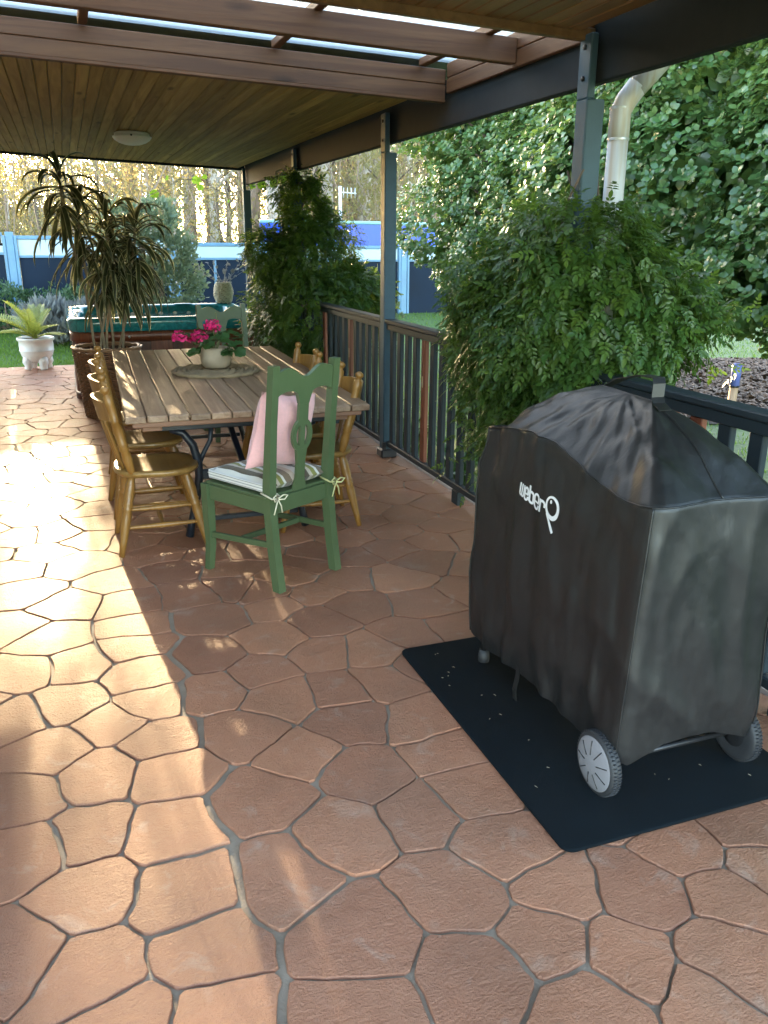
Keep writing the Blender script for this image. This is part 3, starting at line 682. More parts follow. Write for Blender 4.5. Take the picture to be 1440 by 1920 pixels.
# printed name and badge on the front
def front_pt(s_, t_, off=.0022):
    """s_ metres to the right of the print's left end, t_ metres above its baseline"""
    y = 2.402 - s_; z = .772 + t_ - .13*s_
    best = None
    for k in range(NV):
        pass
    v = (z-.135)/(seam_z(CX0, y)-.135); fv = v*NV; k = int(fv); fr = fv-k; col = None
    ii = FRONT_IDX; ys = [rings_[k][i][1] for i in ii]
    def xat(kk): return np.interp(y, FY[kk][0], FY[kk][1])
    x = xat(k)*(1-fr)+xat(k+1)*fr
    return (x-off-1.62, y-2.21, z)
FRONT_IDX = [i for i, p in enumerate(r_top) if p[0] < 1.45]
FY = []
for k in range(NV+1):
    q = sorted((rings_[k][i][1], rings_[k][i][0]) for i in FRONT_IDX); FY.append(([a for a, c_ in q], [c_ for a, c_ in q]))
def stroke(path, w, name, closed=False):
    path = [Vector((*p, 0)) for p in path]; n = len(path); A = []; B = []
    ws = w if isinstance(w, (list, tuple)) else [w]*n
    for i in range(n):
        p0 = path[(i-1) % n] if closed or i > 0 else path[i]; p1 = path[(i+1) % n] if closed or i < n-1 else path[i]
        t_ = (p1-p0).normalized(); nn = Vector((-t_.y, t_.x, 0)); A.append(path[i]+nn*ws[i]/2); B.append(path[i]-nn*ws[i]/2)
    vs = [front_pt(p.x/1000, p.y/1000) for p in A+B]; fs = [(i, (i+1) % n, n+(i+1) % n, n+i) for i in range(n if closed else n-1)]
    return vs, fs
def letter(strokes):
    bb = MB()
    for a in strokes:
        vs, fs = stroke(a[0], a[1], '', len(a) > 2 and a[2]); bb.add(vs, fs); bb.add([(v[0]+.0015, v[1], v[2]) for v in vs], [f[::-1] for f in fs])
    bb.build('printed_letter', 'silver_print', cov)
def arc(cx, cy, rx, ry, a0, a1, n=10): return [(cx+rx*math.cos(rad(a0+(a1-a0)*i/n)), cy+ry*math.sin(rad(a0+(a1-a0)*i/n))) for i in range(n+1)]
def e_letter(x0, x1):
    cx = (x0+x1)/2; r = (x1-x0)/2-3
    return [([(x1-3, 14), (x1-3, 9)] + arc(cx, 7+r*.3, r, r*.9, 0, -180, 8) + [(x0+3, 12), (x0+3, 32)] + arc(cx, 34, r, r*.8, 180, 0, 8) + [(x1-3, 32), (x1-3, 22)], 7.2), ([(x1-1, 21), (x0+3, 21)], 5)]
letter([([(4, 43), (3.5, 10)] + arc(10.5, 9, 7, 6, 180, 360, 8) + [(17.5, 43)], 6.2), ([(17.5, 12)] + arc(24.5, 9, 7, 6, 180, 360, 8) + [(31.5, 43)], 6.2)])
letter(e_letter(37, 62))
letter([([(69, 58), (69, 4)], 9), ([(69, 10)] + arc(81, 10, 12, 7, 180, 360, 8) + [(93, 30)] + arc(81, 32, 12, 7, 0, 180, 8), 8.5)])
letter(e_letter(99, 135))
letter([([(144, 43), (144, 0)], 9.5), ([(144, 34)] + arc(158, 33, 13, 8, 180, 0, 8) + [(171, 24)], 8)])
nq = 36; q1 = [(214+33*math.cos(2*PI*i/nq)*1.02, 42+33*math.sin(2*PI*i/nq)) for i in range(nq)]
letter([(q1, [7+7.5*(1+math.cos(2*PI*i/nq+.9))/2 for i in range(nq)], True), ([(186, 12), (205, -4), (224, -24), (234, -34)], [2, 8, 12, 10]), (arc(205, 58, 2.5, 4, 0, 340, 8), 4.5, True)])
# cart under the cover
cart = thing('barbecue_cart', 'barbecue cart with two wheels showing below the black cover', 'barbecue cart', (1.62, 2.21, .0135))
for (x, lab) in ((1.352, 'grey wheel cover with radial slots'), (1.872, None)):
    w = MB(); M = Matrix.Translation((x-1.62, 1.775-2.21, .098)) @ Matrix.Rotation(PI/2, 4, 'Y')
    w.lathe([(.050, -.018), (.074, -.019), (.088, -.0185), (.0945, -.014), (.0965, -.006), (.0965, .006), (.0945, .014), (.088, .0185), (.074, .019), (.050, .018)], 48, M=M, cap=False)
    wh = w.build('wheel', 'tyre', cart, lab)
    tb = MB()
    for i in range(52):
        a = 2*PI*i/52
        for s_ in (-1, 1): tb.box((.0972*math.cos(a+s_*.03), .0972*math.sin(a+s_*.03), s_*.007), (.003, .0075, .010), .0006, M)
    stuff(tb.build('tread', 'tyre', wh))
    hub = MB(); sg = -1 if x < 1.6 else 1
    hub.lathe([(.003, sg*.031), (.022, sg*.0305), (.055, sg*.0265), (.080, sg*.0205), (.086, sg*.0175), (.0865, sg*.014)], 36, M=M)
    hub.build('wheel_cover' if sg < 0 else 'hub', 'grey_plastic' if sg < 0 else 'black_plastic', wh)
    for i in range(9):
        a = 2*PI*i/9+.2; sb = MB(); p0 = Vector((.030*math.cos(a), .030*math.sin(a), sg*.0300)); p1 = Vector((.074*math.cos(a), .074*math.sin(a), sg*.0225))
        sb.bar(M @ p0, M @ p1, .0035, .003, .0005); sb.build('slot' if sg < 0 else 'spoke', 'black_plastic' if sg < 0 else 'tyre', wh)
    if sg > 0:
        sb = MB(); sb.lathe([(.02, -.02), (.07, -.016), (.075, -.010)], 32, M=M); sb.build('inner_disc', 'black_plastic', wh)
b = MB(); b.tube([(-.25, -.435, .098), (.235, -.435, .098)], .009, 10); b.build('axle', 'dark_metal', cart)
for (x, y) in ((-.22, .415), (.20, .415), (-.21, -.40), (.20, -.40)):
    z0 = .03 if y > 0 else .11
    b = MB(); b.tube([(x, y, z0), (x*.95, y*.95, .45), (x*.9, y*.85, .80)], .014, 10); b.build('leg', 'black_plastic', cart)
    if y > 0:
        b = MB(); b.tube([(x, y, 0), (x, y, .022), (x, y, .05)], [.022, .023, .019], 12); b.build('foot', 'tyre', cart)
b = MB(); b.box((0, 0, .33), (.36, .72, .02), .004); b.build('bottom_shelf', 'black_plastic', cart)

# ================================================================== dining table
tab = thing('dining_table', 'long timber slat dining table on black iron trestles', 'table', (.868, 5.545, 0), rad(-1.6))
NB = 12; bw = 1.272/NB
for i in range(NB):
    b = MB(); x = (-NB/2+i+.5)*bw; dy = random.uniform(-.004, .004); b.box((0, 0, 0), (bw-.006, 2.70, .034), .0045); o = b.build('tabletop_board', 'table_wood', tab); o.location = (x, dy, .743+random.uniform(-.001, .001)); o.rotation_euler = (0, 0, random.uniform(-.0006, .0006))
for y in (-1.27, -.45, .45, 1.27):
    b = MB(); b.box((0, y, .7105), (1.20, .075, .031), .004); b.build('cross_batten', 'table_under', tab)
for x in (-.50, .50):
    b = MB(); b.box((x, 0, .674), (.10, 2.42, .040), .004); b.build('side_bearer', 'table_under', tab)
for y in (-1.04, 1.04):
    tr = MB(); tr.box((0, y, .6365), (.92, .05, .033), .004)
    trestle = tr.build('iron_trestle', 'black_iron', tab)
    for s_ in (-1, 1):
        b = MB(); pts = [(s_*.40, y, .62), (s_*.335, y, .60), (s_*.285, y, .53), (s_*.262, y, .43), (s_*.262, y, .35), (s_*.285, y, .22), (s_*.318, y, .09), (s_*.335, y, .005)]
        b.tube(pts, [.020, .026, .030, .029, .029, .027, .025, .030], 10, True, .8); b.build('leg', 'black_iron', trestle)
        b = MB(); b.tube([(s_*.18, y, .63), (s_*.19, y, .55), (s_*.235, y, .47), (s_*.255, y, .42)], .013, 8); b.build('scroll_brace', 'black_iron', trestle)
    b = MB(); b.box((0, y, .36), (.50, .030, .055), .005); b.build('cross_bar', 'black_iron', trestle)
    b = MB(); b.box((0, y, .10), (.58, .026, .028), .004); b.build('lower_bar', 'black_iron', trestle)
for s_ in (-1, 1):
    b = MB(); b.bar((0, s_*1.03, .35), (0, s_*.12, .615), .035, .022, .004); b.build('diagonal_brace', 'black_iron', tab)
b = MB(); b.bar((0, -.16, .625), (0, .16, .625), .05, .03, .004); b.build('brace_plate', 'black_iron', tab)

def to_world(root, p):
    M = Matrix.Translation(root.location) @ Matrix.Rotation(root.rotation_euler[2], 4, 'Z'); return M @ Vector(p)
# woven placemat + flower pot
pm = thing('placemat', 'round braided seagrass placemat in the middle of the table', 'placemat', (.865, 5.56, .7615))
b = MB(); b.lathe([(.005, .001), (.27, .001), (.27, .004), (.005, .004)], 40); b.build('backing', 'rope', pm)
for k in range(9):
    r = .022+k*.031; n = max(16, int(r*190)); b = MB(); pts = []; rr = []
    for i in range(n+1):
        a = 2*PI*i/n; rw = r+.0035*math.sin(a*round(r*90)); pts.append((rw*math.cos(a), rw*math.sin(a), .010+.0022*math.cos(a*round(r*120)+k))); rr.append(.0150+.0045*math.sin(a*round(r*140)+k*2))
    b.tube(pts, rr, 6, False); b.build('braid_ring', 'rope', pm)
pot = thing('flower_pot', 'squat beige stone pot on the braided placemat', 'pot', (.872, 5.575, .7915))
b = MB(); b.lathe([(.0, .0), (.070, .0), (.090, .014), (.101, .05), (.100, .085), (.092, .120), (.085, .134), (.078, .134), (.080, .118), (.07, .105)], 36, cap=False); b.build('bowl', 'stone_pot', pot)
b = MB(); b.lathe([(.0, .112), (.05, .114), (.081, .108)], 24, cap=False); b.build('soil', 'soil', pot)
ger = thing('geranium_plant', 'magenta flowering geranium growing in the stone pot', 'flowers', (.872, 5.575, .895))
def ger_leaf():
    n = 14; vs = [(0, 0, 0)]; 
    for i in range(n+1):
        a = -PI*.86+2*PI*.86*i/n+PI/2; r = 1+.10*math.sin(i*2.7); vs.append((r*math.cos(a)*.5, .32+r*math.sin(a)*.5, .07+.05*math.sin(i*1.4)))
    bb = MB(); bb.add(vs, [(0, i, i+1) for i in range(1, n+1)], True); me = bb.mesh('leaf')
    a = me.attributes.new('tint', 'FLOAT', 'POINT'); a.data.foreach_set('value', [.2]+[.5+.5*random.random()]*(n+1)); return me
gl = [ger_leaf() for _ in range(3)]
for i in range(46):
    a = random.uniform(0, 6.28); rr = .04+.115*math.sqrt(random.random()); x, y = rr*math.cos(a)+.012, rr*math.sin(a); z = .035+.10*random.random()*(1-rr*3.2)+.02
    if i % 3 == 0: z = .015; 
    o = link('leaf', gl[i % 3], 'geranium_leaf', ger); o.location = (x, y, z); s_ = random.uniform(.055, .09); o.scale = (s_, s_, s_)
    o.rotation_euler = (random.uniform(-.5, .5)-.3, random.uniform(-.5, .5), a-PI/2+random.uniform(-.6, .6))
for i in range(9):
    a = i*.72; b = MB(); b.tube([(0, 0, .0), (.03*math.cos(a), .03*math.sin(a), .05), (.07*math.cos(a), .07*math.sin(a), .10)], .0025, 5); b.build('stem', 'stem_green', ger)
petal_v = np.array([(0,0,0), (-.5,.6,.12), (.5,.6,.12), (-.35,1,.05), (.35,1,.05)]); petal_f = [(0,2,1), (1,2,4), (1,4,3)]
for (x, y, z, r) in ((-.215, .07, .085, .047), (-.095, -.015, .095, .045), (-.005, .02, .155, .048), (-.12, .05, .075, .036)):
    n = 120; D = rand_unit(n); D[:, 2] = np.abs(D[:, 2])*1.0-.25; D = norm(D); P = D*r*RNG.uniform(.75, 1.0, (n, 1)); A = norm(np.cross(D, rand_unit(n))*1.0+D*.5)
    me = scatter('flower_head', petal_v, petal_f, P, A, D, RNG.uniform(.013, .019, n)); o = link('flower_head', me, 'petal', ger); o.location = (x, y, z)
    b = MB(); b.tube([(x*.15, y*.2, 0), (x*.6, y*.6, z*.7), (x, y, z-.005)], .0026, 6); b.build('flower_stalk', 'stem_green', ger)
b = MB(); b.tube([(.02, .03, .05), (.03, .04, .16), (.025, .035, .235), (.018, .03, .25)], [.002, .002, .0025, .004], 6); b.build('bud_stalk', 'stem_green', ger)

# ================================================================== green chairs
def green_chair(label, loc_, rz):
    c = thing('green_chair', label, 'chair', loc_, rz, 'green painted chairs at the table ends')
    g = 'green_paint'
    for s_ in (-1, 1):
        b = MB(); x = s_*.193
        path = [(x*1.0, -.262, .0), (x, -.235, .20), (x, -.215, .42), (x, -.218, .52), (x*1.0, -.245, .80), (x*1.0, -.278, 1.075)]
        rings = []
        for (px, py, pz) in path:
            w, d = (.021, .024) if pz < .6 else (.020, .019)
            rings.append([(px-w, py-d, pz), (px+w, py-d, pz), (px+w, py+d, pz), (px-w, py+d, pz)])
        b.rings(rings, False, True, True); b.build('back_post', g, c)
        b = MB(); x = s_*.215; rings = [[(x+a*w+s_*ox, .215+d_*w+oy, z) for a, d_ in ((-1,-1), (1,-1), (1,1), (-1,1))] for z, w, ox, oy in ((0, .017, .006, .012), (.14, .019, -.002, .0), (.30, .022, .0, .0), (.455, .023, 0, 0))]
        b.rings(rings, False, True, True); b.build('front_leg', g, c)
        b = MB(); b.bar((s_*.196, -.195, .415), (s_*.213, .192, .415), .022, .075, .003); b.build('side_apron', g, c)
        b = MB(); b.bar((s_*.195, -.212, .225), (s_*.214, .195, .19), .018, .03, .003); b.build('side_stretcher', g, c)
    b = MB(); b.bar((-.172, -.216, .415), (.172, -.216, .415), .022, .08, .003); b.build('back_apron', g, c)
    b = MB(); b.bar((-.192, .215, .415), (.192, .215, .415), .022, .075, .003); b.build('front_apron', g, c)
    b = MB(); b.bar((-.19, .0, .207), (.19, .0, .207), .018, .028, .003); b.build('cross_stretcher', g, c)
    b = MB(); b.box((0, .0, .462), (.44, .43, .014), .004); b.build('seat', g, c)
    # back: crest and keyhole splat, in the leaning plane of the posts
    a = math.atan2(.06, .555); M = Matrix.Translation((0, -.218, .52)) @ Matrix.Rotation(PI/2+a, 4, 'X')   # local (x, up, thickness)
    top = []; N_ = 28
    for i in range(N_+1):
        x = .173-.346*i/N_; t_ = x/.173; top.append((x, .510+.018*math.cos(t_*PI*1.15+PI)*1.0+.022*math.sin(abs(t_)*PI)**2))
    low = [(-.173, .405)]
    low += [(-.173+.135*(1-math.cos(u))/2*1.0, .405+.030*math.sin(u)) for u in np.linspace(.3, PI*.82, 8)]
    low += [(-.036, .385), (-.030, .365)]
    low = low + [(-x, y) for x, y in low[::-1]]
    b = MB(); b.prism(top[::-1] and (low + top), .020, M); b.build('crest_rail', g, c)
    b = MB(); b.prism([(-.030, .2825), (.030, .2825), (.030, .364), (-.030, .364)], .016, M); b.build('splat', g, c)
    b = MB(); b.prism([(-.0155, .145), (.0155, .145), (.0155, .2825), (-.0155, .2825)], .016, M); b.build('splat_bar', g, c)
    for s_ in (-1, 1):
        outer = [(s_*.064*math.cos(u), .212+.082*math.sin(u)) for u in np.linspace(-1.02, 1.08, 14)]
        inner = [(s_*(.0158+.024*math.cos(u)**1), .212+.050*math.sin(u)) for u in np.linspace(PI/2, -PI/2, 10)]
        poly = [(s_*.0158, .145)] + outer + [(s_*.0158, .2825)] + inner
        if s_ < 0: poly = poly[::-1]
        b = MB(); b.prism(poly, .016, M); b.build('splat_ring', g, c)
    b = MB(); b.prism([(-.050, -.062), (.050, -.062), (.040, -.045), (.026, .0), (.0255, .08), (.034, .1445), (-.034, .1445), (-.0255, .08), (-.026, .0), (-.040, -.045)], .016, M); b.build('splat', g, c)
    return c
RZ = rad(29.6)
GC = (.840, 3.915, 0)
gch = green_chair('green painted keyhole-back chair nearest the camera holding cushions', GC, RZ)
gch2 = green_chair('green painted chair at the far end of the table before the hot tub', (1.235, 7.02, 0), PI+rad(6))
def pillow(name, w, d, h, mat, parent=None, n=14, tuft=0, pinch=.86, puff=.5):
    b = MB(); T = []; B = []
    def pt(i, j, s_):
        u, v = -1+2*i/n, -1+2*j/n; k = (1-u**4)*(1-v**4); hh = h/2*max(0, k)**puff
        px = u*w/2*(1-(1-pinch)*.5*(1-abs(v))**1.0*abs(u)**3); py = v*d/2*(1-(1-pinch)*.5*(1-abs(u))*abs(v)**3)
        if tuft:
            for (a, c_) in ((-.4, -.4), (.4, -.4), (-.4, .4), (.4, .4), (0, 0)): hh -= tuft*math.exp(-(((u-a)**2+(v-c_)**2)/.02))
        hh += .006*noise.noise((u*2.5, v*2.5, s_+h*9))
        return (px, py, s_*hh)
    vs = [pt(i, j, 1) for i in range(n+1) for j in range(n+1)] + [pt(i, j, -1) for i in range(n+1) for j in range(n+1)]; m_ = n+1; o_ = m_*m_; fs = []
    for i in range(n):
        for j in range(n):
            a = i*m_+j; fs.append((a, a+m_, a+m_+1, a+1)); fs.append((o_+a, o_+a+1, o_+a+m_+1, o_+a+m_))
    b.add(vs, fs, True); return b
cu = thing('seat_cushion', 'striped tufted cushion in cream, brown and olive tied to the green chair', 'cushion', to_world(gch, (0, .0, .472)), RZ)
o = pillow('pad', .42, .43, .085, '', tuft=.012).build('pad', 'cushion_stripes', cu); o.location = (0, 0, .035)
for s_ in (-1, 1):
    b = MB(); b.box((0, 0, 0), (.006, .40, .036), .002); o = b.build('side_band', 'cushion_side', cu); o.location = (s_*.2105, 0, .032)
b = MB(); b.box((0, 0, 0), (.40, .006, .036), .002); o = b.build('side_band', 'cushion_side', cu); o.location = (0, .2155, .032)
for s_, mt_ in ((-1, 'ribbon_pale'), (1, 'ribbon')):
    x = s_*.193; y = -.245
    b = MB(); b.tube([(x-.030, -.19, .012), (x-.030, -.235, .004), (x-.026, -.262, -.004), (x, -.268, -.006), (x+.026, -.262, -.004), (x+.030, -.235, .004), (x+.03, -.19, .012)], .0042, 6); b.build('tie_ribbon', mt_, cu)
    for k, (dx, dz) in enumerate(((-.035, .020), (.040, .012))):
        b = MB(); b.tube([(x, -.272, -.006), (x+dx*.6, -.286, dz), (x+dx*1.2, -.29, dz*.6), (x+dx*.8, -.284, -.012), (x, -.274, -.008)], .0036, 6); b.build('bow_loop', mt_, cu)
    for k, dx in enumerate((-.02, .012)):
        b = MB(); b.tube([(x, -.274, -.008), (x+dx, -.282, -.04), (x+dx*1.6, -.28, -.075)], .0034, 6); b.build('ribbon_end', mt_, cu)
pl = thing('throw_pillow', 'pale pink square pillow leaning against the green chair back', 'pillow', to_world(gch, (-.012, -.115, .735)), RZ)
b = pillow('pillow', .375, .375, .13, '', n=18, pinch=.80, puff=.6); o = b.build('pillow_body', 'pink_cloth', pl); o.rotation_euler = (rad(101), rad(9), rad(4)); o.location = (0, 0, .0)
tc = thing('teal_cloth', 'folded turquoise cloth hanging on the far green chair', 'cloth', to_world(gch2, (-.125, .03, .60)))
b = MB(); b.add([(-.05, 0, .085), (.0, -.02, .09), (.055, 0, .085), (-.01, -.01, .0), (.02, .0, .03), (-.05, .02, .085), (.055, .02, .085), (0, .015, .0)], [(0, 3, 1), (1, 3, 4), (1, 4, 2), (5, 1, 7), (1, 6, 7), (0, 1, 5), (1, 2, 6)], True); b.build('cloth_fold', 'teal_cloth', tc)

# ================================================================== pine spindle chairs
def pine_chair(label, loc_, rz, group):
    c = thing('pine_chair', label, 'chair', loc_, rz, group); n = 26
    def outline(k, z):
        pts = []
        for i in range(n):
            a = 2*PI*i/n; x, y = math.cos(a), math.sin(a); e = 3.0
            r = 1/((abs(x)**e+abs(y)**e)**(1/e)); px, py = x*r*.218, y*r*.222
            if py < 0: px *= .94
            pts.append((px*k, py*k, z(px, py)))
        return pts
    def top(px, py): return .455
    b = MB(); R_ = [outline(.80, lambda x, y: .412), outline(.93, lambda x, y: .416), outline(1.0, lambda x, y: .432), outline(.985, lambda x, y: .447), outline(.94, lambda x, y: .452), outline(.7, lambda x, y: .444-.004*math.cos(x*22)), outline(.35, lambda x, y: .438+.006*math.exp(-(x/.03)**2)), outline(.02, lambda x, y: .440)]
    b.rings(R_, True, True, True); b.build('seat', 'pine_seat', c)
    LEG = [(t_, r_*1.18) for t_, r_ in [(0, .0165), (.05, .017), (.10, .021), (.22, .024), (.32, .020), (.345, .0245), (.37, .0185), (.39, .0245), (.42, .0195), (.50, .022), (.62, .0205), (.82, .016), (1, .0125)]]
    for sx in (-1, 1):
        for sy in (-1, 1):
            b = MB(); b.spindle((sx*.145, sy*.14, .418), (sx*.205, sy*.228, 0), LEG, 12); b.build('leg', 'pine', c)
    def legp(sx, sy, z): t_ = 1-z/.418; return (sx*(.145+.06*t_), sy*(.14+.088*t_), z)
    STR = [(0, .008), (.1, .010), (.35, .0125), (.5, .0155), (.65, .0125), (.9, .010), (1, .008)]
    for sx in (-1, 1):
        b = MB(); b.spindle(legp(sx, -1, .15), legp(sx, 1, .15), STR, 10); b.build('stretcher', 'pine', c)
        b = MB(); b.spindle(legp(sx, -1, .245), legp(sx, 1, .245), STR, 10); b.build('stretcher', 'pine', c)
    p, q = legp(-1, 0, .15), legp(1, 0, .15); b = MB(); b.spindle((p[0], 0, .15), (q[0], 0, .15), STR, 10); b.build('stretcher', 'pine', c)
    POST = [(t_, r_*1.15) for t_, r_ in [(0, .0145), (.06, .018), (.20, .0235), (.27, .0185), (.29, .0245), (.32, .0185), (.345, .0245), (.37, .019), (.50, .0225), (.60, .0185), (.615, .0225), (.635, .0180), (.80, .0215), (.885, .0205), (.905, .012), (.925, .0125), (.94, .0185), (.96, .0215), (.98, .0185), (1, .006)]]
    for sx in (-1, 1):
        b = MB(); b.spindle((sx*.165, -.135, .435), (sx*.206, -.235, .905), POST, 12); b.build('back_post', 'pine', c)
    def crest_pt(u, z):    # u -1..1
        return (u*.198, -.150-.1*(z-.435)/.47-.055*(1-u*u), z)
    M_ = 14; rings = []
    for i in range(M_+1):
        u = -1+2*i/M_; h = .060+.014*(1-u*u); z0 = .775
        a = Vector(crest_pt(u, z0-h*.8)); t2 = Vector(crest_pt(u, z0+h*.75)); nrm = Vector((0, .008, 0))
        rings.append([tuple(a-nrm), tuple(t2-nrm), tuple(t2+nrm), tuple(a+nrm)])
    b = MB(); b.rings(rings, False, True, True); b.build('crest_rail', 'pine', c)
    for u in (-.62, -.21, .21, .62):
        t_ = crest_pt(u, .735); b = MB(); b.spindle((u*.15, -.155-.02*(1-u*u), .435), t_, [(0, .007), (.15, .009), (.45, .0125), (.6, .0125), (.9, .008), (1, .0075)], 8); b.build('spindle', 'pine', c)
    return c
PC = pine_chair('honey pine spindle-back chair at the near left of the table', (.350, 4.515, 0), -PI/2, 'pine chairs along the table sides')
for lab, l, rz in (('middle pine spindle-back chair on the left side of the table', (.352, 5.175, 0), -PI/2+.03),
                   ('far left pine spindle-back chair beside the wicker basket', (.372, 5.83, 0), -PI/2-.03),
                   ('near right pine spindle-back chair behind the green chair', (1.255, 4.60, 0), PI/2-.06),
                   ('middle pine spindle-back chair on the railing side of the table', (1.275, 5.09, 0), PI/2),
                   ('far right pine spindle-back chair by the railing', (1.285, 5.64, 0), PI/2+.04)):
    dup(PC, l, rz, lab)

# ================================================================== ceiling light
cl = thing('ceiling_light', 'round frosted oyster light on the far ceiling', 'ceiling light', (.665, 8.23, CZ(.665)))
b = MB(); b.lathe([(.0, .0), (.135, .0), (.150, -.008), (.152, -.026), (.145, -.034), (.0, -.034)], 40, cap=False); b.build('base_ring', 'lamp_base', cl)
b = MB(); b.lathe([(.150, -.030), (.168, -.036), (.166, -.044), (.150, -.064), (.115, -.086), (.07, -.100), (.02, -.106), (.0, -.1065)], 40, cap=False); b.build('glass_shade', 'lamp_glass', cl)
for a in (.4, 2.5, 4.6):
    b = MB(); b.lathe([(.010, 0), (.010, -.012), (.004, -.016)], 10, (.160*math.cos(a), .160*math.sin(a), -.030)); b.build('clip', 'dark_metal', cl)

# ================================================================== hot tub
SX0, SX1, SY0, SY1 = -.05, 1.95, 8.82, 10.72; scx, scy = (SX0+SX1)/2, (SY0+SY1)/2; shx, shy = (SX1-SX0)/2, (SY1-SY0)/2
spa = thing('hot_tub', 'square hot tub with teal shell and red brown timber skirt', 'hot tub', (scx, scy, 0))
def rr(i_, z, r=.24, n=8): return [(x, y, z) for x, y in rrect(0, 0, shx-i_, shy-i_, max(.04, r-i_*.5), n)]
b = MB(); b.rings([rr(.07, .02), rr(.07, .70)], True, True, True); b.build('cabinet', 'black_plastic', spa)
b = MB(); b.rings([rr(.035, .03), rr(.020, .04), rr(.020, .10), rr(.035, .11)], True, True, True); b.build('base_band', 'skirt_wood', spa)
b = MB(); b.rings([rr(.035, .618), rr(.018, .622), rr(.018, .705), rr(.035, .712)], True, True, True); b.build('top_band', 'skirt_wood', spa)
ring = rrect(0, 0, shx-.042, shy-.042, .22, 5); per = []
for i in range(len(ring)):
    p, q = Vector(ring[i]), Vector(ring[(i+1) % len(ring)]); L = (q-p).length; k = max(1, round(L/.105))
    for j in range(k): per.append((p.lerp(q, j/k), p.lerp(q, (j+1)/k)))
for p, q in per:
    if (q.y > .6 and abs(q.x) < .75): continue
    d = q-p; bb = MB(); bb.bar((p.x, p.y, .364), (q.x, q.y, .364), .022, .502, .003)
    # stand the plank upright between the bands
    o = bb.build('skirt_plank', 'skirt_wood', spa)
b = MB(); b.rings([rr(.02, .716), rr(.006, .735), rr(.0, .80), rr(.004, .828), rr(.03, .848), rr(.075, .852), rr(.12, .842), rr(.145, .815), rr(.155, .74), rr(.165, .64), rr(.19, .60), rr(.33, .585), rr(.40, .56), rr(.43, .45), rr(.45, .22), rr(.52, .16)], True, False, True); b.build('shell', 'acrylic', spa)
b = MB(); b.rings([rr(.168, .655)], True); W = rr(.160, .665); n = len(W); b = MB()
RW = [rr(.152+.09*k, .745, .2) for k in range(9)]; b.rings(RW, True, False, True); b.build('water', 'water', spa)
for (x, y, rz) in ((-.45, .86, 0), (.35, .86, 0), (-.88, .1, PI/2), (.88, -.2, PI/2), (.35, -.845, 0), (-.4, -.845, 0)):
    b = MB(); b.lathe([(.0, .02), (.07, .018), (.10, .008), (.105, 0)], 20, M=Matrix.Translation((x, y, .838)) @ Matrix.Rotation(rz, 4, 'Z') @ Matrix.Diagonal((1.25, .5, 1, 1)), cap=False); b.build('headrest', 'jet_white' if y > -.5 and y < .5 else 'acrylic', spa)
for i in range(10):
    x = -.75+.165*i; b = MB(); b.lathe([(.006, -.006), (.022, -.005), (.027, 0), (.024, .004)], 14, M=Matrix.Translation((x, .795, .74)) @ Matrix.Rotation(PI/2, 4, 'X')); b.build('jet', 'jet_white', spa)
for i in range(4):
    y = -.4+.2*i
    for s_ in (-1, 1):
        b = MB(); b.lathe([(.006, -.006), (.022, -.005), (.027, 0), (.024, .004)], 14, M=Matrix.Translation((s_*.845, y, .74)) @ Matrix.Rotation(-s_*PI/2, 4, 'Y')); b.build('jet', 'jet_white', spa)
b = MB(); b.box((.55, -.86, .852), (.22, .09, .016), .006); b.build('control_panel', 'jet_white', spa)
for x in (-.42, .05): b = MB(); b.lathe([(.012, 0), (.012, .006), (.006, .010)], 10, M=Matrix.Translation((x, -shy+.016, .60+.06)) @ Matrix.Rotation(PI/2, 4, 'X')); b.build('skirt_screw', 'galvanised', spa)
# rope vase with silvery twigs on the tub rim
vs_ = thing('rope_vase', 'woven pale rope ball vase on the hot tub rim', 'vase', (1.80, 10.62, .853))
for k in range(13):
    z = .012+k*.0185; u = (k-6)/6.6; r = .112*math.sqrt(max(.2, 1-.55*u*u)); n = 26; b = MB()
    b.tube([(r*math.cos(2*PI*i/n)*(1+.03*math.sin(i*5.1+k)), r*math.sin(2*PI*i/n)*(1+.03*math.cos(i*3.7+k)), z+.007*math.sin(i*2.3+k*1.7)) for i in range(n+1)], .011, 6, False); b.build('rope_coil', 'pale_rope', vs_)
b = MB(); b.lathe([(.0, .002), (.08, .002), (.098, .10), (.08, .23)], 20, cap=False); b.build('liner', 'rope', vs_)
tw = thing('silver_twigs', 'silvery leafed twigs arranged in the rope vase', 'twigs', (1.80, 10.62, 1.05))
P, A, N_ = [], [], []
for i in range(9):
    a = random.uniform(0, 6.28); el = random.uniform(.5, 1.3); L = random.uniform(.22, .42); d = Vector((math.cos(a)*math.cos(el), math.sin(a)*math.cos(el), math.sin(el))); pts = [d*L*t_ + Vector((0, 0, -.03*t_*t_)) for t_ in np.linspace(0, 1, 6)]
    b = MB(); b.tube(pts, [.003, .003, .0025, .002, .002, .001], 5); b.build('twig', 'bark_pale', tw)
    for t_ in np.linspace(.25, 1, 7):
        q = d*L*t_; P.append(q); s_ = Vector(rand_unit(1)[0]); A.append((d*.5+s_).normalized()); N_.append(rand_unit(1)[0])
link('leaves', scatter('leaves', LEAF_V, LEAF_F, np.array(P), np.array(A), np.array(N_), RNG.uniform(.04, .07, len(P)), RNG.random(len(P))), 'grey_leaf', tw)['kind'] = 'stuff'

